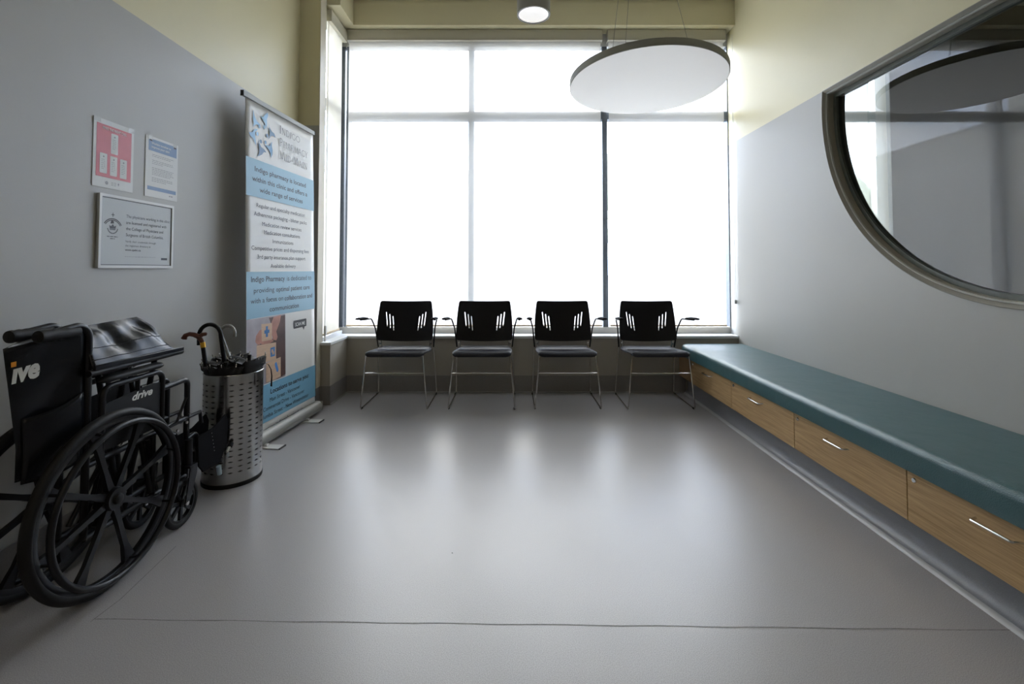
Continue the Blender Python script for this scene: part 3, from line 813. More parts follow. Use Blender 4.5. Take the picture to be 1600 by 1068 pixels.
flat(bm, [(.068 + .008 * math.cos(i * math.pi / 5), .022 + .008 * math.sin(i * math.pi / 5)) for i in range(10)], fr, .0026)
for k in range(3): greek(bm, .090, .116, .015 + k * .006, .002, fr, .0026, k + 9)
flat(bm, [(.132, .026), (.124, .026), (.128, .016)], fr, .0026); rect(bm, .125, .131, .026, .029, fr, .0026)
finish(bm, 'footer_marks', M['ink_soft'], r)
for (a, b) in ((-.002, .032), (.172, .206)):
    bm = bmesh.new(); rect(bm, a, b, .276, .296, fr, .0034); finish(bm, 'tape', M['tape'], r)
# poster 2: white with blue bands
r, fr = sheet('poster', 'white notice with slate-blue top and bottom bands taped to the left wall', 'poster', 2.194, 2.406, 1.472, 1.768, .001, None)
bm = bmesh.new(); box(bm, 0, .002, -.106, .106, 0, .296); finish(bm, 'sheet', M['paper'], r)
bm = bmesh.new(); rect(bm, .016, .202, .226, .284, fr, .0026); finish(bm, 'header_band', M['blue_ink'], r)
bm = bmesh.new(); rect(bm, .014, .202, .034, .052, fr, .0026); finish(bm, 'footer_band', M['blue_ink'], r)
bm = bmesh.new(); add_text(bm, 'Working together to', .034, .160, .259, fr, .0032, .011, .02); finish(bm, 'title', M['paper'], r)
bm = bmesh.new(); add_text(bm, 'improve your care', .034, .150, .241, fr, .0032, .011, .02); finish(bm, 'title', M['paper'], r)
bm = bmesh.new()
k = 0
for v, e in ((.208, .182), (.200, .160), (.180, .176), (.172, .180), (.164, .110), (.143, .182), (.135, .176), (.127, .180), (.119, .184), (.111, .160), (.094, .176), (.086, .180), (.078, .135)):
    greek(bm, .040, e, v, .0026, fr, .0026, k); k += 1
greek(bm, .155, .182, .018, .005, fr, .0026, 3)
finish(bm, 'fine_print', M['ink_soft'], r)
for (a, b) in ((.012, .040), (.176, .204)):
    bm = bmesh.new(); rect(bm, a, b, .279, .297, fr, .0034); finish(bm, 'tape', M['tape'], r)
for (a, b) in ((.020, .036), (.180, .196)):
    bm = bmesh.new(); rect(bm, a, b, .272, .280, fr, .0038); finish(bm, 'mounting_tab', M['ink'], r)
# plaque
r, fr = sheet('wall_sign', 'framed grey sign with a black border line and crest, below the two posters', 'sign', 1.943, 2.371, 1.125, 1.445, .001, None)
bm = bmesh.new(); box(bm, 0, .010, -.214, .214, 0, .320); finish(bm, 'plate', M['plaque'], r, bevel=.002)
def frame_ring(bm, u0, u1, v0, v1, t_, fr, w0, w1):
    for (a, b, c_, d) in ((u0, u1, v0, v0 + t_), (u0, u1, v1 - t_, v1), (u0, u0 + t_, v0 + t_, v1 - t_), (u1 - t_, u1, v0 + t_, v1 - t_)):
        prism(bm, [(a, c_), (b, c_), (b, d), (a, d)], lambda u, v, w: fr(u, v, w0 + w), w1 - w0)
bm = bmesh.new(); frame_ring(bm, 0, .428, 0, .320, .012, fr, .0101, .014); finish(bm, 'frame', M['white_metal'], r)
bm = bmesh.new(); frame_ring(bm, .0135, .4145, .0135, .3065, .0026, fr, .0101, .0108); finish(bm, 'border_line', M['ink'], r)
W_ = .0106
for body, u1, v in (('The physicians working in this clinic', .404, .229), ('are licensed and registered with', .383, .201), ('the College of Physicians and', .362, .173), ('Surgeons of British Columbia.', .364, .145)):
    bm = bmesh.new(); add_text(bm, body, .140, u1, v, fr, W_, .0135, .004); finish(bm, 'lettering', M['ink'], r)
for body, u1, v, h in (('Verify their credentials through', .316, .117, .009), ('the registrant directory at', .284, .098, .009)):
    bm = bmesh.new(); add_text(bm, body, .138, u1, v, fr, W_, h, 0.0); finish(bm, 'lettering', M['ink'], r)
bm = bmesh.new(); add_text(bm, 'www.cpsbc.ca', .137, .225, .079, fr, W_, .0085, .03)
finish(bm, 'lettering', M['ink'], r)
bm = bmesh.new(); greek(bm, .137, .318, .051, .0022, fr, W_, 4); finish(bm, 'small_print_line', M['ink_soft'], r)
bm = bmesh.new()                                        # crest: cross, arched scroll, crown in a wreath, ribbon
cxu, cyv = .070, .172
for (a, b, c_, d) in ((-.0015, .0015, .052, .070), (-.008, .008, .060, .063)): rect(bm, cxu + a, cxu + b, cyv + c_, cyv + d, fr, W_)
for rad, hh in ((.052, .004), (.045, .003)):
    pts = [(cxu + rad * math.cos(R(a)), cyv - .006 + rad * math.sin(R(a))) for a in range(28, 153, 6)]
    pin = [(cxu + (rad - hh) * math.cos(R(a)), cyv - .006 + (rad - hh) * math.sin(R(a))) for a in range(28, 153, 6)]
    for i in range(len(pts) - 1): flat(bm, [pts[i], pts[i + 1], pin[i + 1], pin[i]], fr, W_)
for i in range(12):
    a = R(38 + i * 9.4); flat(bm, [(cxu + q * math.cos(a + s), cyv - .006 + q * math.sin(a + s)) for q, s in ((.0465, -.03), (.0465, .03), (.0415, .03), (.0415, -.03))][:4], fr, W_)
flat(bm, [(cxu - .014, cyv + .000), (cxu + .014, cyv + .000), (cxu + .017, cyv + .016), (cxu + .009, cyv + .010), (cxu, cyv + .020), (cxu - .009, cyv + .010), (cxu - .017, cyv + .016)], fr, W_)
rect(bm, cxu - .014, cxu + .014, cyv - .005, cyv - .001, fr, W_)
for i in range(15):
    a = R(195 + i * 150 / 14); u_, v_ = cxu + .026 * math.cos(a), cyv + .006 + .026 * math.sin(a)
    flat(bm, [(u_ - .003, v_), (u_, v_ - .003), (u_ + .003, v_), (u_, v_ + .003)], fr, W_)
flat(bm, [(cxu - .012, cyv + .022), (cxu + .006, cyv + .024), (cxu + .004, cyv + .034), (cxu - .006, cyv + .037), (cxu - .010, cyv + .030)], fr, W_)
greek(bm, cxu - .028, cxu + .028, cyv - .036, .003, fr, W_, 5)
greek(bm, cxu - .012, cxu + .012, cyv - .045, .003, fr, W_, 6)
finish(bm, 'crest', M['ink'], r)
bm = bmesh.new(); rect(bm, .352, .392, .040, .051, fr, W_); finish(bm, 'black_tag', M['ink'], r)

# ================================================================= BANNER STAND
bnx, bny = -1.61, 2.80
ang = math.atan2(.82, .07)
root = empty('banner_stand', (bnx, bny, 0), ang)
tag(root, 'tall white and blue roll-up banner stand with pharmacy lettering by the left wall', 'banner stand')
def bf(u, v, w): return Vector((u, v * .046 / 2.1 - w, v))        # printed face: local -y
U0, U1, ZB, ZT = .025, .840, .050, 2.190
bm = bmesh.new(); nz = 30
rows = []
for j in range(nz + 1):
    v = ZB + (ZT - ZB) * j / nz
    cur = 0.0 if v < ZT - .05 else 0
    rows.append([bm.verts.new(bf(U0 + (U1 - U0) * i / 16, v, -.0005 + .0022 * math.sin(math.pi * i / 16) * math.sin(v * 2.2))) for i in range(17)])
for A, B in zip(rows, rows[1:]):
    for k in range(16): bm.faces.new((A[k], A[k + 1], B[k + 1], B[k]))
pnl = finish(bm, 'panel', M['banner'], root)
so = pnl.modifiers.new('thickness', 'SOLIDIFY'); so.thickness = .0006; so.offset = 0
def bpart(name, m, fn, parent=pnl):
    bm = bmesh.new(); fn(bm); return finish(bm, name, m, parent)
Wb = .0040
def strip(bm, u0, u1, v0, v1, w, n=16):
    for i in range(n):
        a = u0 + (u1 - u0) * i / n; b = u0 + (u1 - u0) * (i + 1) / n
        rect(bm, a, b, v0, v1, bf, w)
bpart('blue_band', M['band'], lambda bm: strip(bm, U0, U1, 1.580, 1.822, Wb - .001))
bpart('blue_band', M['band'], lambda bm: strip(bm, U0, U1, .811, 1.104, Wb - .001))
bpart('blue_band', M['band_dark'], lambda bm: strip(bm, U0, U1, .131, .372, Wb - .001))
def letter_lines(m, L_):
    for body, u0, u1, v, h, bold in L_: bpart('lettering', m, lambda bm: add_text(bm, body, u0, u1, v, bf, Wb, h, bold))
letter_lines(M['banner_ink'], [
 ('Indigo pharmacy is located', .109, .718, 1.745, .032, .012), ('within this clinic and offers a', .083, .738, 1.680, .032, .012), ('wide range of services', .157, .672, 1.617, .032, .012)])
letter_lines(M['banner_ink'], [
 ('Regular and specialty medication', .125, .702, 1.518, .026, 0), ('Adherence packaging - blister packs', .099, .727, 1.461, .026, 0),
 ('Medication review services', .183, .652, 1.402, .026, 0), ('Medication consultations', .204, .632, 1.350, .026, 0), ('Immunizations', .294, .541, 1.296, .026, 0),
 ('Competitive prices and dispensing fees', .074, .756, 1.243, .026, 0), ('3rd party insurance plan support', .132, .705, 1.188, .026, 0), ('Available delivery', .270, .571, 1.130, .026, 0)])
letter_lines(M['banner_ink'], [
 ('Indigo Pharmacy', .069, .432, 1.040, .034, .012), ('is dedicated to', .460, .790, 1.040, .034, 0),
 ('providing', .095, .310, .970, .032, 0), ('optimal patient care', .330, .764, .968, .032, .012),
 ('with a focus on', .065, .412, .905, .032, 0), ('collaboration and', .430, .801, .902, .032, .012),
 ('communication', .257, .611, .840, .032, .012)])
letter_lines(M['banner_ink'], [
 ('Locations to serve you:', .262, .739, .300, .031, .016), ('Main Street - Vancouver', .255, .621, .250, .026, 0),
 ('Commercial Drive - Vancouver', .185, .677, .203, .026, 0), ('Columbia Street - New Westminster', .135, .737, .156, .026, 0),
 ('www.indigopharmacy.ca', .205, .663, .074, .026, .01)])
# roman small-cap heading, drawn stroke by stroke with serifs
GL = {  # strokes: (x0,y0,x1,y1,thickness) on a unit-high cell; widths
 'I': (.34, [(.17, 0, .17, 1, .11)], [(.17, 0), (.17, 1)]),
 'N': (.86, [(.14, 0, .14, 1, .055), (.14, 1, .72, 0, .12), (.72, 0, .72, 1, .055)], [(.14, 0), (.12, 1), (.72, 1)]),
 'M': (1.0, [(.12, 0, .20, 1, .055), (.20, 1, .50, .05, .11), (.50, .05, .80, 1, .055), (.80, 1, .88, 0, .11)], [(.12, 0), (.88, 0)]),
 'A': (.84, [(.10, 0, .42, 1, .055), (.42, 1, .76, 0, .12), (.22, .36, .63, .36, .05)], [(.10, 0), (.76, 0)]),
 'H': (.88, [(.16, 0, .16, 1, .11), (.72, 0, .72, 1, .11), (.16, .5, .72, .5, .05)], [(.16, 0), (.16, 1), (.72, 0), (.72, 1)]),
 'Y': (.78, [(.08, 1, .39, .48, .11), (.70, 1, .39, .48, .055), (.39, .5, .39, 0, .11)], [(.08, 1), (.70, 1), (.39, 0)]),
 '-': (.40, [(.06, .40, .34, .40, .08)], []),
}
def arc(cx_, cy_, rx, ry, a0, a1, n=16): return [(cx_ + rx * math.cos(R(a0 + (a1 - a0) * i / n)), cy_ + ry * math.sin(R(a0 + (a1 - a0) * i / n))) for i in range(n + 1)]
GA = {  # letters with bowls: list of (polyline, thickness)
 'D': (.86, [([(.16, 0), (.16, 1)], .11), ([(.16, 1)] + arc(.32, .5, .44, .5, 90, -90) + [(.16, 0)], .07)], [(.16, 0), (.16, 1)]),
 'O': (1.0, [(arc(.5, .5, .42, .48, 0, 360, 28), .085)], []),
 'G': (.92, [(arc(.5, .5, .42, .48, 45, 320, 22), .08), ([(.80, .12), (.80, .42)], .10)], [(.80, .42)]),
 'C': (.86, [(arc(.5, .5, .42, .48, 45, 315, 22), .08)], []),
 'P': (.66, [([(.16, 0), (.16, 1)], .11), ([(.16, .97)] + arc(.30, .73, .25, .24, 90, -90, 12) + [(.16, .49)], .065)], [(.16, 0)]),
 'R': (.78, [([(.16, 0), (.16, 1)], .11), ([(.16, .97)] + arc(.30, .74, .23, .23, 90, -90, 12) + [(.16, .51)], .065), ([(.34, .5), (.72, 0)], .11)], [(.16, 0), (.72, 0)]),
}
def stroke(bm, pts, th, fr, w):
    V = [Vector((p[0], p[1])) for p in pts]
    for a, b in zip(V, V[1:]):
        d = (b - a)
        if d.length < 1e-6: continue
        n_ = Vector((-d.y, d.x)).normalized() * th / 2; e = d.normalized() * th * .08
        a2, b2 = a - e, b + e
        flat(bm, [tuple(a2 - n_), tuple(b2 - n_), tuple(b2 + n_), tuple(a2 + n_)], fr, w)
def roman(bm, word, u0, u1, v0, H, fr, w):
    items = []; x = 0
    for i, ch in enumerate(word):
        big = ch.isupper(); k = 1.0 if big else .80; c = ch.upper()
        wd = (GL.get(c) or GA.get(c))[0]; items.append((c, x, k)); x += wd * k + .07
    s = (u1 - u0) / (x - .07)
    for c, x0_, k in items:
        g = lambda u, v, w_, x0_=x0_, k=k: fr(u0 + (x0_ + u * k) * s, v0 + v * k * H, w_)
        if c in GL:
            _, st, se = GL[c]
            for (a, b, c2, d, t_) in st: stroke(bm, [(a, b), (c2, d)], t_, g, w)
        else:
            _, st, se = GA[c]
            for pl, t_ in st: stroke(bm, pl, t_, g, w)
        for (sx, sy) in se:
            y0_ = sy - .03 if sy > .5 else sy; flat(bm, [(sx - .13, y0_), (sx + .13, y0_), (sx + .13, y0_ + .035), (sx - .13, y0_ + .035)], g, w)
mh_ = mat('heading_grey_ink', (.10, .095, .09), .45, noise=(30, .1, (1, 1, 1)))
for wd_, ue, vb_, hh_ in (('Indigo', .641, 2.068, .055), ('Pharmacy', .750, 1.978, .058), ('Mid-Main', .742, 1.888, .058)):
    bpart('heading', mh_, lambda bm: roman(bm, wd_, .378, ue, vb_, hh_, bf, Wb))
# emblem: six swirling figures with round heads
LC = (.193, 2.003)
fig = {  # outline of one figure relative to the centre, measured round the ring
 1: ([(.098, 2.135), (.108, 2.100), (.130, 2.072), (.166, 2.060), (.152, 2.050), (.128, 2.050), (.112, 2.040), (.092, 2.020), (.101, 2.050), (.092, 2.075)], (.157, 2.046), 'logo_a'),
 2: ([(.243, 2.165), (.252, 2.150), (.236, 2.118), (.238, 2.085), (.230, 2.050), (.222, 2.062), (.216, 2.084), (.196, 2.096), (.166, 2.116), (.196, 2.118), (.212, 2.138)], (.208, 2.056), 'logo_a'),
 3: ([(.254, 2.100), (.262, 2.075), (.290, 2.052), (.318, 2.045), (.334, 2.020), (.304, 2.026), (.280, 2.018), (.262, 1.998), (.246, 1.982), (.264, 2.014), (.266, 2.045)], (.239, 2.008), 'logo_c'),
 4: ([(.294, 1.986), (.290, 1.955), (.298, 1.925), (.296, 1.895), (.281, 1.868), (.278, 1.892), (.262, 1.915), (.236, 1.930), (.206, 1.934), (.236, 1.944), (.262, 1.944), (.276, 1.962)], (.221, 1.958), 'logo_b'),
 5: ([(.148, 1.966), (.156, 1.938), (.176, 1.915), (.204, 1.908), (.230, 1.892), (.202, 1.890), (.184, 1.868), (.158, 1.854), (.130, 1.842), (.148, 1.862), (.156, 1.890), (.148, 1.925)], (.171, 1.950), 'logo_c'),
 6: ([(.052, 1.976), (.082, 1.984), (.100, 2.006), (.118, 2.018), (.142, 2.020), (.118, 2.000), (.112, 1.975), (.118, 1.945), (.122, 1.910), (.106, 1.932), (.094, 1.950), (.070, 1.956)], (.137, 1.990), 'logo_a'),
}
emb = None
for k, (poly, (du, dv), mk) in fig.items():
    def fn(bm, poly=poly, du=du, dv=dv):
        flat(bm, poly, bf, Wb)
        flat(bm, [(du + .0105 * math.cos(2 * math.pi * i / 16), dv + .0135 * math.sin(2 * math.pi * i / 16)) for i in range(16)], bf, Wb)
    bpart('emblem_figure', M[mk], fn)
# picture: hand placing printed wooden blocks
ph = bpart('picture', M['photo_bg'], lambda bm: strip(bm, U0, .436, .378, .808, Wb - .001, 8))
def dark(bm):
    flat(bm, [(.250, .80), (.436, .80), (.436, .39), (.330, .38), (.330, .52), (.285, .60), (.300, .70)], bf, Wb - .0004)
    flat(bm, [(.12, .640), (.30, .66), (.32, .60), (.14, .60)], bf, Wb - .0004)
bpart('picture_shade', M['photo_dark'], dark)
def hand(bm):
    def blob(pts, w=Wb): flat(bm, pts, bf, w)
    blob([(.300, .800), (.385, .805), (.372, .760), (.330, .700), (.345, .660), (.330, .640), (.292, .650), (.276, .700), (.262, .745)])
    blob([(.115, .700), (.150, .730), (.180, .735), (.175, .660), (.150, .640), (.125, .645), (.108, .665)])
    blob([(.150, .660), (.280, .660), (.300, .640), (.240, .630), (.170, .640)], Wb - .0002)
bpart('picture_hand', M['skin_ink'], hand)
def blocks(bm):
    flat(bm, [(.168, .768), (.282, .762), (.280, .652), (.172, .656)], bf, Wb + .0003)
    flat(bm, [(.120, .640), (.326, .628), (.325, .513), (.120, .520)], bf, Wb + .0003)
    flat(bm, [(.215, .510), (.378, .520), (.377, .388), (.330, .384), (.215, .384)], bf, Wb + .0006)
bpart('picture_blocks', M['block_ink'], blocks)
def symb(bm):
    W3 = Wb + .001
    rect(bm, .214, .236, .678, .748, bf, W3); rect(bm, .198, .252, .702, .724, bf, W3)
    flat(bm, [(.262, .600), (.312, .602), (.312, .540), (.262, .540)], bf, W3)
    flat(bm, [(.310, .490), (.328, .498), (.352, .440), (.346, .425), (.330, .430), (.312, .470)], bf, W3)
bpart('picture_symbols', M['symbol_ink'], symb)
bpart('picture_symbols', M['block_ink'], lambda bm: flat(bm, [(.272, .588), (.292, .588), (.292, .572), (.302, .572), (.302, .552), (.282, .552), (.282, .568), (.272, .568)], bf, Wb + .0014))
tagp = bpart('black_tag', M['ink'], lambda bm: (flat(bm, rrect(.538, .714, .690, .748, .008), bf, Wb), flat(bm, [(.655, .692), (.690, .692), (.676, .666)], bf, Wb)))
bpart('lettering', M['banner'], lambda bm: add_text(bm, 'SCAN ME', .560, .692, .705, bf, Wb + .0006, .026, .01))
# hardware
bm = bmesh.new(); box(bm, -.004, .850, .046 - .008, .046 + .010, 2.188, 2.219); finish(bm, 'top_rail', M['alu_light'], root, bevel=.003)
for a_, b_ in ((-.008, -.0045), (.8505, .854)):
    bm = bmesh.new(); box(bm, a_, b_, .036, .058, 2.186, 2.221); finish(bm, 'rail_cap', M['ink'], root)
bm = bmesh.new()
prof = [(-.045, .020), (-.050, .035), (-.048, .058), (-.036, .078), (-.012, .088), (.016, .084), (.040, .060), (.044, .030), (.036, .018)]
A = [bm.verts.new((-.004, y, z)) for y, z in prof]; B = [bm.verts.new((.862, y, z)) for y, z in prof]
bm.faces.new(A); bm.faces.new(B[::-1])
for i in range(len(prof)): bm.faces.new((A[i], B[i], B[(i + 1) % len(prof)], A[(i + 1) % len(prof)]))
finish(bm, 'base_housing', M['alu_light'], root, angle=50)
for a_, b_ in ((-.010, -.0045), (.8625, .868)):
    bm = bmesh.new(); box(bm, a_, b_, -.048, .042, .016, .086); finish(bm, 'end_cap', M['lamp_grey'], root, bevel=.004)
for u in (.145, .640):
    bm = bmesh.new(); box(bm, u - .034, u + .034, -.152, .105, .0, .007); box(bm, u - .012, u + .012, -.06, .04, .006, .022)
    f_ = finish(bm, 'foot', M['white_metal'], root, bevel=.002)
    bm = bmesh.new(); box(bm, u - .035, u + .035, -.159, -.1525, 0, .008); finish(bm, 'foot_cap', M['ink'], f_)
bm = bmesh.new(); tube(bm, [(.42, .030, .085), (.42, .062, 2.19)], .008, 10); finish(bm, 'support_pole', M['alu_light'], root)

# ================================================================= UMBRELLA BIN
BXc, BYc, BR, BH = -1.505, 2.515, .141, .575
root = empty('umbrella_bin', (BXc, BYc, 0)); tag(root, 'tall perforated stainless steel bin full of umbrellas beside the banner', 'bin')
bm = bmesh.new()
ncol, sub = 20, 8; nseg = ncol * sub
zs = [.022, .070]; kinds = ['s']
z = .070; nrow = 17; pitch = .0278; hh = .0066
for i in range(nrow):
    z0 = .074 + i * pitch
    zs += [z0, z0 + hh * .28, z0 + hh * .72, z0 + hh]; kinds += ['s', 'e', 'm', 'e']
zs += [BH - .004]; kinds += ['s']
def bp(k, z): a = 2 * math.pi * k / nseg; return (BR * math.cos(a), BR * math.sin(a), z)
grid = [[bm.verts.new(bp(k, z)) for k in range(nseg)] for z in zs]
for j in range(len(zs) - 1):
    kd = kinds[j]
    for k in range(nseg):
        q = k % sub
        if kd == 'm' and q in (2, 3, 4, 5): continue
        if kd == 'e' and q in (3, 4): continue
        bm.faces.new((grid[j][k], grid[j][(k + 1) % nseg], grid[j + 1][(k + 1) % nseg], grid[j + 1][k]))
bmesh.ops.delete(bm, geom=[v for v in bm.verts if not v.link_faces], context='VERTS')
sh = finish(bm, 'perforated_drum', M['stainless'], root)
def apply_mods(o, ang):
    dg = bpy.context.evaluated_depsgraph_get(); dg.update()
    me = bpy.data.meshes.new_from_object(o.evaluated_get(dg)); me.name = o.data.name
    o.modifiers.clear(); o.data = me; me.set_sharp_from_angle(angle=R(ang))
md = sh.modifiers.new('thickness', 'SOLIDIFY'); md.thickness = .0012; md.offset = -1
apply_mods(sh, 35)
bm = bmesh.new(); torus(bm, (0, 0, BH - .003), BR - .0005, .0035, 'Z', 72, 10); finish(bm, 'rim', M['stainless'], root)
bm = bmesh.new(); lathe(bm, [(.001, .0), (BR + .001, 0), (BR + .002, .004), (BR + .002, .018), (BR - .001, .022), (.001, .022)], (0, 0, 0), 'Z', 72, cap=False); finish(bm, 'base_ring', M['rubber'], root)
bm = bmesh.new(); lathe(bm, [(BR - .008, .024), (BR - .008, BH - .02)], (0, 0, 0), 'Z', 48, cap=False); finish(bm, 'liner', mat('dark_bin_liner', (.02, .02, .02), .6, bump=(60, .2)), root)

def keep_in(p, foot):
    """cloth lies against the bin's inside and sags a little over the rim"""
    z = p.z + .024; lim = .126 if z < BH else .126 + min(.026, (z - BH) * 1.3)
    dx, dy = p.x + foot[0] - BXc, p.y + foot[1] - BYc; d = math.hypot(dx, dy)
    if d > lim: p.x -= dx * (1 - lim / d); p.y -= dy * (1 - lim / d)
    return p
def umbrella(label, top, foot, ztop, spread, handle, mh, squash=1.0, rot=0, seed=1, strap=False, cm=None):
    """top/foot: xy at canopy's open end and at the tip (bin floor); handle: function adding the handle to bm"""
    r = empty('umbrella', (foot[0], foot[1], .024)); tag(r, label, 'umbrella', 'umbrellas standing in the bin')
    rnd = random.Random(seed)
    A = Vector((0, 0, .004)); B = Vector((top[0] - foot[0], top[1] - foot[1], ztop - .024)); ax = (B - A)
    bm = bmesh.new(); tube(bm, [A, A + ax * 1.0], .0045, 8); finish(bm, 'shaft', M['black_metal'], r)
    # pleated folded canopy: closed at the foot, loose skirt at the handle end
    nf = 8; seg = 64; bm = bmesh.new(); rows = []
    ph_ = rnd.uniform(0, 6)
    for j in range(22):
        t_ = j / 21; cpt = A + ax * (.03 + .95 * t_)
        base = .007 + .020 * min(1, t_ * 3) + spread * max(0, (t_ - .72) / .28) ** .9
        row = []
        for k in range(seg):
            a = 2 * math.pi * k / seg
            lob = abs(math.cos((nf * a + 1.2 * t_ + ph_) / 2))
            rad = base * (.80 + .20 * lob) * (1 + .10 * math.sin(3 * a + ph_ * 2))
            dz = -.016 * (1 - lob) * max(0, (t_ - .8) / .2) + .006 * math.sin(2 * a + ph_) * t_
            p = keep_in(cpt + Vector((math.cos(a + rot) * rad, math.sin(a + rot) * rad * squash, dz)), foot)
            row.append(bm.verts.new(p))
        rows.append(row)
    for P_, Q_ in zip(rows, rows[1:]):
        for k in range(seg): bm.faces.new((P_[k], P_[(k + 1) % seg], Q_[(k + 1) % seg], Q_[k]))
    # inner return so the mouth is closed with folds
    inner = [bm.verts.new(v.co.lerp(B, .72) - Vector((0, 0, .022))) for v in rows[-1]]
    for k in range(seg): bm.faces.new((rows[-1][k], rows[-1][(k + 1) % seg], inner[(k + 1) % seg], inner[k]))
    bm.faces.new(inner)
    can = finish(bm, 'canopy', cm or M['umb'], r, angle=60)
    # rib tips
    for q in range(nf):
        a = (2 * math.pi * q - 1.2 - ph_) / nf
        rad = (.027 + spread) * (1 + .10 * math.sin(3 * a + ph_ * 2))
        p = keep_in(A + ax * .98 + Vector((math.cos(a + rot) * rad, math.sin(a + rot) * rad * squash, .001)), foot)
        tm = bmesh.new(); d = Vector((math.cos(a + rot) * .3, math.sin(a + rot) * .3 * squash, 1)).normalized()
        tube(tm, [p - d * .006, p + d * .003, p + d * .010, p + d * .013], [.0020, .0020, .0030, .0015], 8)
        finish(tm, 'rib_tip', M['chrome'], can)
    if strap:
        bm = bmesh.new(); wp = [(-1.365, 2.508, .606), (-1.340, 2.510, .614), (-1.318, 2.510, .606), (-1.303, 2.510, .580), (-1.298, 2.510, .545), (-1.299, 2.510, .515), (-1.300, 2.510, .488)]
        pts = [Vector((x_ - foot[0], y_ - foot[1], z_ - .024)) for x_, y_, z_ in wp]
        wds = [.005, .005, .006, .006, .007, .009, .012]
        vv = [(bm.verts.new(p + Vector((-w_ * .6, w_ * .4, 0))), bm.verts.new(p + Vector((w_ * .6, -w_ * .4, 0)))) for p, w_ in zip(pts, wds)]
        for (a1, a2), (b1_, b2_) in zip(vv, vv[1:]): bm.faces.new((a1, a2, b2_, b1_))
        so_ = finish(bm, 'strap', M['umb'], can); mm = so_.modifiers.new('thickness', 'SOLIDIFY'); mm.thickness = .001
    hm = bmesh.new(); handle(hm, B, ax.normalized())
    h = finish(hm, 'handle', mh, r, angle=60)
    return r, h, B, ax.normalized()
def at_px_crook(pts_world, foot, rad):
    def fn(bm, B, d):
        P = [Vector((x - foot[0], y - foot[1], z - .024)) for x, y, z in pts_world]
        P = fillet([B - d * .02] + P, .045, 8)
        tube(bm, P, rad, 12)
    return fn
# black crook: arc seen at (311..351, 507..548) in front of the wall
def crook(base, top, reach, hr, drop, ydir=0.0, n=14):
    """points: from base straight to 'top' then a half circle of radius hr toward -x (reach<0) and a short drop"""
    P = [base]
    bx, by, bz = top
    c = Vector((bx + reach * hr, by + ydir * hr, bz))
    P.append(top)
    for i in range(1, n + 1):
        a = math.pi * i / n
        P.append((c.x - reach * hr * math.cos(a), c.y - ydir * hr * math.cos(a), c.z + hr * math.sin(a)))
    P.append((c.x + reach * hr * 1.0, c.y + ydir * hr, c.z - drop))
    return P
def crook_handle(top, reach, hr, drop, foot, rad, ydir=0.0):
    def fn(bm, B, d):
        tp = Vector((top[0] - foot[0], top[1] - foot[1], top[2] - .024))
        P = crook(tuple(B - d * .03), tuple(tp), reach, hr, drop, ydir)
        tube(bm, P, rad, 12)
    return fn
f1 = (BXc + .015, BYc - .03)
umbrella('black umbrella with a dark crook handle hooked to the left, in the steel bin', (-1.552, 2.50), f1, .646, .062,
         crook_handle((-1.566, 2.49, .765), -1, .058, .052, f1, .0105), M['black_plastic'], 1.1, 0, 3)
f2 = (BXc - .03, BYc - .06)
def derby(bm, B, d):
    P0 = B - d * .03; P1 = B + d * .085
    tube(bm, [P0, P1], .0105, 12)
u2, h2, B2, d2 = umbrella('umbrella with a red-brown wooden handle and gold band, leaning against the wall', (-1.610, 2.435), f2, .626, .062, derby, M['black_plastic'], 1.0, .4, 5)
bm = bmesh.new(); tube(bm, [B2 + d2 * .085, B2 + d2 * .112], .0122, 14); finish(bm, 'gold_band', M['gold'], h2)
bm = bmesh.new(); P1 = B2 + d2 * .112
tube(bm, [P1, P1 + Vector((-.008, -.002, .016)), P1 + Vector((-.020, -.004, .030)), P1 + Vector((-.040, -.006, .040)), P1 + Vector((-.062, -.008, .044)), P1 + Vector((-.082, -.010, .038)), P1 + Vector((-.090, -.011, .020)), P1 + Vector((-.090, -.011, .016))],
     [.0115, .0120, .0130, .0125, .0115, .0120, .0145, .006], 14)
tube(bm, [P1 + Vector((-.018, -.003, .028)), P1 + Vector((-.004, .004, .040)), P1 + Vector((.012, .010, .042)), P1 + Vector((.016, .011, .041))], [.0120, .0110, .0095, .004], 12)
finish(bm, 'wooden_grip', M['wood_handle'], h2, angle=60)
f3 = (BXc + .02, BYc + .05)
umbrella('umbrella with a pale translucent crook handle at the back of the bin', (-1.585, 2.600), f3, .650, .060,
         crook_handle((-1.628, 2.585, .765), 1, .040, .020, f3, .0085), M['clear_plastic'], 1.0, .9, 8)
f4 = (BXc + .05, BYc - .03)
def stub(bm, B, d): tube(bm, [B - d * .03, B + d * .004], .010, 12)
umbrella('black compact umbrella at the right of the bin with its strap hanging over the rim', (-1.418, 2.505), f4, .655, .072, stub, M['black_plastic'], 1.0, .2, 11, strap=True)
f5 = (BXc - .03, BYc + .01)
umbrella('black umbrella at the front left of the bin, its folded cloth spilling at the rim', (-1.490, 2.415), f5, .634, .078, stub, M['black_plastic'], 1.0, 1.2, 14)

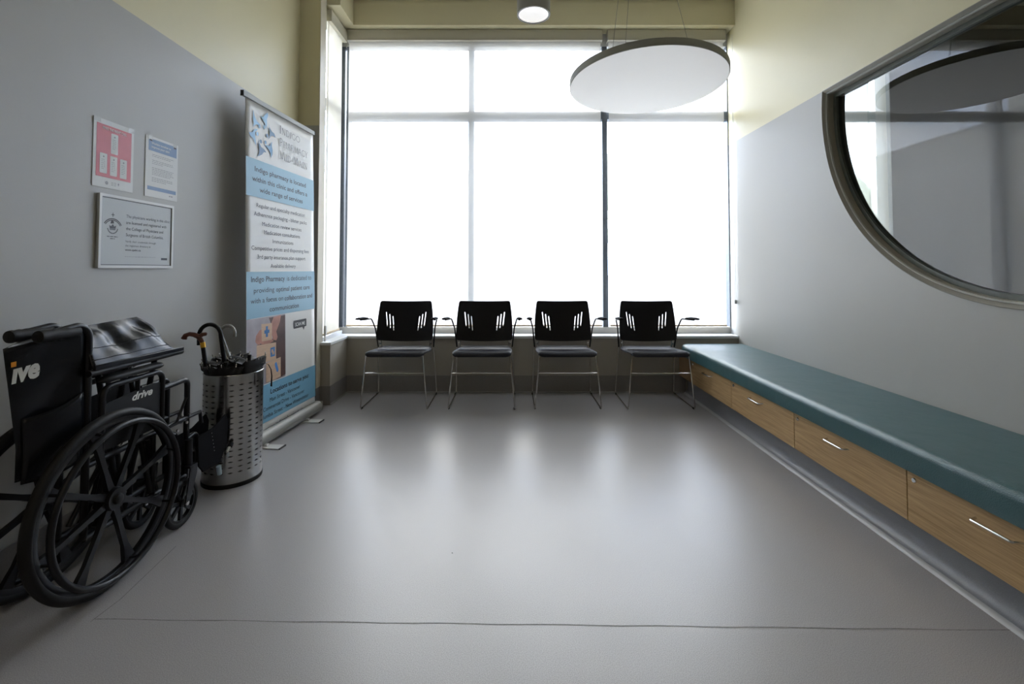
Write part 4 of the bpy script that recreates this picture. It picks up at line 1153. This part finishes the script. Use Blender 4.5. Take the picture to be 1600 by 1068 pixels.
# ================================================================= WHEELCHAIR
WX, WY = -1.52, 1.66
wc = empty('wheelchair', (WX, WY, 0)); tag(wc, 'folded black wheelchair with a vinyl seat parked along the left wall', 'wheelchair')
def W(x, y, z): return Vector((x - WX, y - WY, z))
def wpart(name, m, fn, parent=wc, angle=40, bevel=None):
    bm = bmesh.new(); fn(bm); return finish(bm, name, m, parent, angle, bevel)
HZ = .308
def big_wheel(x, side):
    rx = x + side * .045                              # hand rim stands outboard
    def rim(bm):
        # rim channel
        rings = []; seg = 96
        for (r_, h) in ((.286, -.011), (.286, .011), (.270, .013), (.262, .008), (.262, -.008), (.270, -.013)):
            rings.append([bm.verts.new(W(x + h, WY + 0 + r_ * math.cos(2 * math.pi * k / seg), HZ + r_ * math.sin(2 * math.pi * k / seg))) for k in range(seg)])
        for a in range(6):
            A, B = rings[a], rings[(a + 1) % 6]
            for k in range(seg): bm.faces.new((A[k], A[(k + 1) % seg], B[(k + 1) % seg], B[k]))
        # eight tapered mag spokes
        for k in range(8):
            a = 2 * math.pi * k / 8 + .30
            d = Vector((0, math.cos(a), math.sin(a))); n_ = Vector((0, -math.sin(a), math.cos(a))); c = W(x, WY, HZ)
            secs = []
            for (rr, hw, hx) in ((.028, .013, .010), (.10, .009, .008), (.20, .010, .007), (.266, .022, .008)):
                cc = c + d * rr
                secs.append([bm.verts.new(cc + n_ * sy * hw + Vector((sx * hx, 0, 0))) for sx, sy in ((-1, -1), (1, -1), (1, 1), (-1, 1))])
            for A, B in zip(secs, secs[1:]):
                for q in range(4): bm.faces.new((A[q], A[(q + 1) % 4], B[(q + 1) % 4], B[q]))
        lathe(bm, [(.036, -.022), (.040, -.010), (.040, .010), (.036, .022)], W(x, WY, HZ), 'X', 32)
    w = wpart('wheel', M['black_metal'], rim)
    wpart('tyre', M['rubber'], lambda bm: torus(bm, W(x, WY, HZ), .291, .0165, 'X', 96, 12), w)
    def hr(bm):
        torus(bm, W(rx, WY, HZ), .262, .0105, 'X', 96, 12)
        for k in range(8):
            a = 2 * math.pi * k / 8 + .30
            p = W(rx, WY + .256 * math.cos(a), HZ + .256 * math.sin(a)); q = W(x + side * .008, WY + .264 * math.cos(a), HZ + .264 * math.sin(a))
            tube(bm, [p, q], .005, 8)
    wpart('hand_rim', M['black_metal'], hr, w)
    wpart('hub_cap', M['black_plastic'], lambda bm: lathe(bm, [(.019, 0), (.017, side * .008), (.010, side * .012), (.002, side * .012)], W(x + side * .022, WY, HZ), 'X', 24), w)
    return w
big_wheel(-1.420, 1); big_wheel(-1.655, -1)

def caster(x, y, fork_top):
    def wh(bm):
        rings = []; seg = 48
        for (r_, h) in ((.080, -.008), (.080, .008), (.070, .008), (.070, -.008)):
            rings.append([bm.verts.new(W(x + h, y + r_ * math.cos(2 * math.pi * k / seg), .100 + r_ * math.sin(2 * math.pi * k / seg))) for k in range(seg)])
        for a in range(4):
            A, B = rings[a], rings[(a + 1) % 4]
            for k in range(seg): bm.faces.new((A[k], A[(k + 1) % seg], B[(k + 1) % seg], B[k]))
        for k in range(7):
            a = 2 * math.pi * k / 7 + .2; d = Vector((0, math.cos(a), math.sin(a))); n_ = Vector((0, -math.sin(a), math.cos(a))); c = W(x, y, .1)
            s_ = [[bm.verts.new(c + d * rr + n_ * sy * hw + Vector((sx * .006, 0, 0))) for sx, sy in ((-1, -1), (1, -1), (1, 1), (-1, 1))] for rr, hw in ((.012, .006), (.072, .008))]
            for q in range(4): bm.faces.new((s_[0][q], s_[0][(q + 1) % 4], s_[1][(q + 1) % 4], s_[1][q]))
        lathe(bm, [(.017, -.014), (.017, .014)], W(x, y, .1), 'X', 20)
    w = wpart('caster', M['black_metal'], wh)
    wpart('caster_tyre', M['rubber'], lambda bm: torus(bm, W(x, y, .1), .088, .0125, 'X', 56, 12), w)
    def fork(bm):
        for s in (-1, 1):
            pts = [(y - .008, .088), (y + .016, .088), (y + .062, .205), (y + .064, .245), (y + .020, .245), (y + .014, .205)]
            prism(bm, pts, lambda u, v, w_, s=s: W(x + s * .022 + s * w_, u, v), .005)
        box(bm, x - .027 - WX, x + .027 - WX, y + .018 - WY, y + .066 - WY, .240, .250)
        tube(bm, [W(x, y + .042, .245), W(x, y + .042, .36)], .016, 14)
    wpart('caster_fork', M['black_metal'], fork, w)
    wpart('axle_bolt', M['steel'], lambda bm: lathe(bm, [(.009, 0), (.009, .005), (.004, .007)], W(x + .027, y, .1), 'X', 14), w)
caster(-1.447, 2.045, None); caster(-1.625, 2.045, None)

NEAR, FAR = -1.462, -1.552
for x, sd in ((NEAR, 1), (FAR, -1)):
    def side(bm, x=x):
        tube(bm, fillet([W(x, 1.60, .20), W(x, 1.60, .935), W(x, 1.43, .912)], .045, 8), .0115, 12)        # back post to push handle
        tube(bm, fillet([W(x, 1.60, .200), W(x, 2.085, .200)], .03, 6), .0115, 12)
        tube(bm, fillet([W(x, 1.60, .445), W(x, 2.09, .455)], .03, 6), .0115, 12)
        tube(bm, fillet([W(x, 1.94, .622), W(x, 2.092, .628), W(x, 2.092, .190)], .028, 8), .0115, 12)
        tube(bm, [W(x, 1.90, .20), W(x, 1.90, .45)], .0095, 10)
        tube(bm, [W(x, 1.64, .22), W(x, 1.80, .44)], .0085, 10)
    fo = wpart('side_frame', M['black_metal'], side)
    wpart('push_grip', M['rubber'], lambda bm, x=x: lathe(bm, [(.006, 0), (.0190, .004), (.0205, .012), (.0185, .020), (.0205, .032), (.0185, .044), (.0205, .056), (.0185, .068), (.0205, .080), (.0190, .100), (.0185, .132), (.013, .136)], W(x, 1.424, .911), 'Y', 18), wc)
    def arm(bm, x=x, sd=sd):
        tube(bm, fillet([W(x + sd * .012, 1.645, .46), W(x + sd * .012, 1.645, .700), W(x + sd * .012, 1.925, .700), W(x + sd * .012, 1.925, .45)], .035, 8), .0105, 12)
        tube(bm, [W(x + sd * .012, 1.80, .652), W(x + sd * .012, 1.80, .70)], .008, 8)
    am = wpart('armrest_frame', M['black_metal'], arm)
    def pad(bm, x=x, sd=sd):
        secs = []
        for k in range(17):
            t_ = k / 16; e = min(1, min(t_, 1 - t_) * 9) ** .5; y = 1.625 + .305 * t_
            secs.append([bm.verts.new(W(x + sd * .012 + .023 * e * math.cos(q * math.pi / 7), y, .728 + .014 * e * math.sin(q * math.pi / 7) - .004 * (1 - e))) for q in range(14)])
        for A, B in zip(secs, secs[1:]):
            for q in range(14): bm.faces.new((A[q], A[(q + 1) % 14], B[(q + 1) % 14], B[q]))
        bm.faces.new(secs[0]); bm.faces.new(secs[-1][::-1])
    wpart('arm_pad', M['black_plastic'], pad, am, 60)
    g = wpart('side_panel', M['black_plastic'], lambda bm, x=x, sd=sd: prism(bm, [(1.655, .475), (1.914, .475), (1.914, .655), (1.87, .662), (1.655, .640)], lambda u, v, w_: W(x + sd * (.010 + w_), u, v), .004), am, bevel=.001)
    if sd == 1:
        wpart('logo', M['logo_white'], lambda bm, x=x: add_text(bm, 'drive', 1.772, 1.872, .619, lambda u, v, w_: W(x + .0150 + w_, u, v), 0, .028, .03, .30), am)
# cross braces and seat rails
def brace(bm, y, flip):
    a, b = (NEAR + .012, FAR + .0) if flip else (FAR - .012, NEAR)
    tube(bm, fillet([W(a, y, .225), W(a + (b - a) * .35, y, .40), W(b, y, .760)], .05, 5), .010, 10)
for y_, f_l in ((1.735, True), (1.875, True), (1.760, False), (1.900, False)):
    wpart('cross_brace', M['black_metal'], lambda bm: brace(bm, y_, f_l))
wpart('pivot_bolt', M['steel'], lambda bm: lathe(bm, [(.010, 0), (.010, .006), (.004, .009)], W(-1.515, 1.80, .45), 'X', 12))
for x in (-1.437, -1.600):
    wpart('seat_rail', M['black_metal'], lambda bm, x=x: tube(bm, [W(x, 1.575, .764), W(x, 2.015, .764)], .0115, 12))
# seat sling folded up into a ridge
def seat(bm):
    NU, NV = 28, 26; rows = []
    rnd = random.Random(3)
    for j in range(NV + 1):
        s = j / NV                                     # 0 near rail .. .5 ridge .. 1 far rail
        row = []
        for i in range(NU + 1):
            t_ = i / NU
            k = 1 - abs(2 * s - 1)                      # 1 at ridge
            ya = 1.585 + .035 * k; yb = 1.965 - .095 * k
            y = ya + (yb - ya) * t_
            if s <= .5: x = -1.428 + (-1.518 + 1.428) * (k ** .92)
            else: x = -1.608 + (-1.518 + 1.608) * (k ** .92)
            z = .778 + .150 * k + .016 * math.sin(math.pi * k) - .010 * (1 - t_) * k
            wr_ = .0050 * math.sin(9 * t_ * (1 + .4 * k) + 2.0 * k) * math.sin(math.pi * k) + .0035 * math.sin(23 * t_ + 5 * k) * (1 - k) * k * 3 + .004 * math.sin(6 * t_ - 9 * k) * math.sin(math.pi * k)
            row.append(bm.verts.new(W(x + wr_ * (1 if s <= .5 else -1), y, z + wr_ * .8)))
        rows.append(row)
    for A, B in zip(rows, rows[1:]):
        for i in range(NU): bm.faces.new((A[i], A[i + 1], B[i + 1], B[i]))
st = wpart('seat_sling', M['black_vinyl'], seat, wc, 70)
md = st.modifiers.new('thickness', 'SOLIDIFY'); md.thickness = .005; md.offset = -1
def stitch(bm):
    for k0 in (.14, .36):
        pts = []
        for i in range(29):
            t_ = i / 28; k = k0; ya = 1.585 + .035 * k; yb = 1.965 - .095 * k; y = ya + (yb - ya) * t_
            x = -1.428 - .090 * (k ** .92); z = .778 + .150 * k + .016 * math.sin(math.pi * k) - .010 * (1 - t_) * k
            wr_ = .0050 * math.sin(9 * t_ * (1 + .4 * k) + 2.0 * k) * math.sin(math.pi * k) + .0035 * math.sin(23 * t_ + 5 * k) * (1 - k) * k * 3 + .004 * math.sin(6 * t_ - 9 * k) * math.sin(math.pi * k)
            pts.append(W(x + wr_ + .0008, y, z + wr_ * .8 + .0005))
        tube(bm, pts, .0012, 5)
wpart('stitching', M['rubber'], stitch, st)
wpart('seat_hem', M['black_vinyl'], lambda bm: prism(bm, [(1.58, .774), (2.005, .770), (2.005, .786), (1.58, .792)], lambda u, v, w_: W(-1.424 + w_, u, v), .006), st, bevel=.002)
# back upholstery folded into a V behind the posts
def backv(bm):
    NU, NV = 24, 30; rows = []
    for j in range(NV + 1):
        t_ = j / NV; z = .470 + t_ * .435
        row = []
        apexY = 1.425 - .045 * max(0, (t_ - .25) / .75)
        for i in range(NU + 1):
            s = -1 + 2 * i / NU                          # -1 far post .. 0 apex .. 1 near post
            k = 1 - abs(s)
            x = (-1.514 + (.052 * (s)) if s >= 0 else -1.514 + .038 * s)
            y = 1.592 - (1.592 - apexY) * k ** .9
            zt = z + (.010 * (1 - k) - .022 * k) * t_
            w_ = .006 * math.sin(5 * t_ + 4 * k) * math.sin(math.pi * k) + .003 * math.sin(15 * t_ + 7 * k) * math.sin(math.pi * k)
            row.append(bm.verts.new(W(x + w_ * (1 if s >= 0 else -1), y - w_ * .3, zt)))
        rows.append(row)
    for A, B in zip(rows, rows[1:]):
        for i in range(NU): bm.faces.new((A[i], A[i + 1], B[i + 1], B[i]))
bk = wpart('back_sling', M['black_vinyl'], backv, wc, 70)
md = bk.modifiers.new('thickness', 'SOLIDIFY'); md.thickness = .004; md.offset = 0
def bs(s, z):
    t_ = (z - .470) / .435; k = 1 - s; apexY = 1.425 - .045 * max(0, (t_ - .25) / .75)
    w_ = .006 * math.sin(5 * t_ + 4 * k) * math.sin(math.pi * k) + .003 * math.sin(15 * t_ + 7 * k) * math.sin(math.pi * k)
    return W(-1.514 + .052 * s + w_ + .004, 1.592 - (1.592 - apexY) * k ** .9 - w_ * .3 - .0015, z + (.010 * (1 - k) - .022 * k) * t_)
def blogo(bm): add_text(bm, '\u0131ve', .03, .40, .792, lambda u, v, w_: bs(u, v), 0, .060, .045, .25)
wpart('logo', M['logo_white'], blogo, bk)
wpart('logo_dot', M['orange'], lambda bm: flat(bm, [(.045, .842), (.105, .842), (.112, .858), (.050, .858)], lambda u, v, w_: bs(u, v) + Vector((.0012, -.0006, 0))), bk)
def pocket(bm):
    rows = []
    for j in range(13):
        t_ = j / 12; z = .46 + .20 * t_
        rows.append([bm.verts.new(W(-1.510 + .048 * s + .010 * math.sin(math.pi * s) + .006, 1.590 - .150 * (1 - s) ** .9 - .008 + .004 * math.sin(6 * s + 4 * t_), z - .01 * math.sin(3 * s) + (.045 * s if j > 8 else .015 * s))) for s in [i / 12 for i in range(13)]])
    for A, B in zip(rows, rows[1:]):
        for i in range(12): bm.faces.new((A[i], A[i + 1], B[i + 1], B[i]))
pk = wpart('back_pocket', M['black_vinyl'], pocket, bk, 70)
md = pk.modifiers.new('thickness', 'SOLIDIFY'); md.thickness = .004
# wheel locks
for x in (NEAR + .022,):
    wpart('wheel_lock', M['black_metal'], lambda bm, x=x: (tube(bm, fillet([W(x, 1.93, .452), W(x + .012, 1.985, .470), W(x + .014, 2.035, .560)], .02, 5), .0055, 8), tube(bm, [W(x, 1.93, .44), W(x + .008, 1.975, .42)], .009, 8)))
    for dx_, y_, z_ in ((.006, 1.995, .43), (.002, 2.055, .445), (-.011, 2.092, .47)):
        wpart('lock_bolt', M['steel'], lambda bm: lathe(bm, [(.006, 0), (.006, .006)], W(x + dx_, y_, z_), 'X', 10))
# leg rests, swung to the front
for x, sd in ((NEAR + .004, 1), (FAR - .004, -1)):
    def lr(bm, x=x):
        tube(bm, fillet([W(x, 2.092, .36), W(x, 2.150, .372), W(x, 2.165, .30), W(x, 2.335, .165)], [.03, .03], 6), .0105, 12)
        tube(bm, [W(x, 2.092, .455), W(x, 2.175, .455), W(x, 2.185, .40)], .0085, 10)
        tube(bm, fillet([W(x, 2.092, .30), W(x, 2.145, .30), W(x, 2.15, .22)], .02, 6), .009, 10)
    l_ = wpart('leg_rest', M['black_metal'], lr)
    def fp(bm, x=x):
        pts = [(2.135, .355), (2.235, .360), (2.325, .398), (2.345, .360), (2.335, .250), (2.290, .175), (2.175, .178), (2.145, .215)]
        prism(bm, pts, lambda u, v, w_: W(x + .016 + w_ + .05 * (u - 2.2), u, v), .008)
    p_ = wpart('foot_plate', M['pad'], fp, l_, bevel=.002)
    if sd == 1:
        wpart('tube_end', M['steel'], lambda bm, x=x: tube(bm, [W(x + .030, 2.335, .205), W(x + .030, 2.362, .226)], .0085, 12), l_)
        wpart('end_cap', M['rubber'], lambda bm, x=x: tube(bm, [W(x + .030, 2.359, .224), W(x + .030, 2.374, .238)], [.013, .011], 12), l_)
        wpart('pale_cap', M['cap_blue'], lambda bm, x=x: tube(bm, [W(x + .034, 2.268, .165), W(x + .034, 2.276, .122)], [.0115, .010], 12), l_)
        wpart('rivet', M['steel'], lambda bm, x=x: [lathe(bm, [(.0022, 0), (.0022, .002)], W(x + .0245 + .05 * (2.22 + i * .004 - 2.2), 2.222 + i * .004, .340 - i * .018), 'X', 8) for i in range(6)] and None, p_)

# tiny bit of grit on the floor
g = bmesh.new(); bmesh.ops.create_icosphere(g, subdivisions=1, radius=.0022); 
o = finish(g, 'grit_speck', M['grit']); o.location = (-.236, 1.855, .0012); o.scale = (1.3, 1, .6); tag(o, 'tiny black speck lying on the open floor in the middle of the room', 'speck')

# ================================================================= OUTDOORS
sbox('wall_added_shade_fin', M['brick'], (-3.2, -2.9, 1.0, 6.6, -.5, 9.0))  # unseen fin, added to block sky light from the narrow side blind
sbox('ground', M['asphalt'], (-60, 60, 4.6, 90, -.6, -.12))
def house(x0, x1, y, h, label, roofpts=None, group='buildings across the street', depth=8):
    r = empty('building', ((x0 + x1) / 2, y, -.12)); tag(r, label, 'building', group)
    hw = (x1 - x0) / 2
    bm = bmesh.new()
    if roofpts: prism(bm, [(-hw, 0), (hw, 0)] + roofpts, lambda u, v, w: (u, w, v), depth)
    else: box(bm, -hw, hw, 0, depth, 0, h)
    wl_ = finish(bm, 'wall', M['brick'], r)
    bm = bmesh.new()
    if not roofpts: box(bm, -hw - .1, hw + .1, -.1, depth, h, h + .25)
    if not roofpts: finish(bm, 'parapet', M['grey_paint'], r)
    else: bm.free()
    n = int((x1 - x0) / 2.4)
    for i in range(n):
        u = -hw + (i + .5) * (x1 - x0) / n
        for zz in (1.0, 3.6):
            if zz + 1.3 > h - .3: continue
            bm = bmesh.new(); box(bm, u - .6, u + .6, -.03, .02, zz, zz + 1.3); finish(bm, 'window', M['dark_pane'], r)
    return r
house(-6.5, 4.2, 26, 6.6, 'low pale building across the street, behind the left window bays')
house(-24, -7.5, 20, 5.0, 'building with a sloping roof line, seen only as a reflection in the round window', [(8.25, 3.4), (3.5, 4.88), (-.95, 6.15), (-.95, 7.75), (-8.25, 7.75)])
def tree(x, y, h, seed, label):
    r = empty('tree', (x, y, -.12)); tag(r, label, 'tree', 'trees across the street')
    rnd = random.Random(seed)
    bm = bmesh.new(); tube(bm, [(0, 0, 0), (.1, 0, h * .3), (0, .1, h * .6)], [.2, .16, .08], 10); finish(bm, 'trunk', M['bark'], r)
    bm = bmesh.new()
    for k in range(16):
        m4 = Matrix.Translation((rnd.uniform(-1, 1) * h * .26, rnd.uniform(-1, 1) * h * .26, h * rnd.uniform(.42, .9)))
        bmesh.ops.create_icosphere(bm, subdivisions=2, radius=h * rnd.uniform(.11, .19), matrix=m4)
    for v in bm.verts: v.co += Vector((rnd.uniform(-1, 1), rnd.uniform(-1, 1), rnd.uniform(-1, 1))) * .09
    finish(bm, 'crown', M['leaves'], r, 180)
tree(6.0, 21, 6.4, 1, 'leafy tree across the street behind the dark mullion')
tree(10.9, 24.5, 5.6, 2, 'leafy tree across the street behind the rightmost blind')
tree(15.6, 23, 5.9, 4, 'leafy tree across the street beyond the right end of the window')
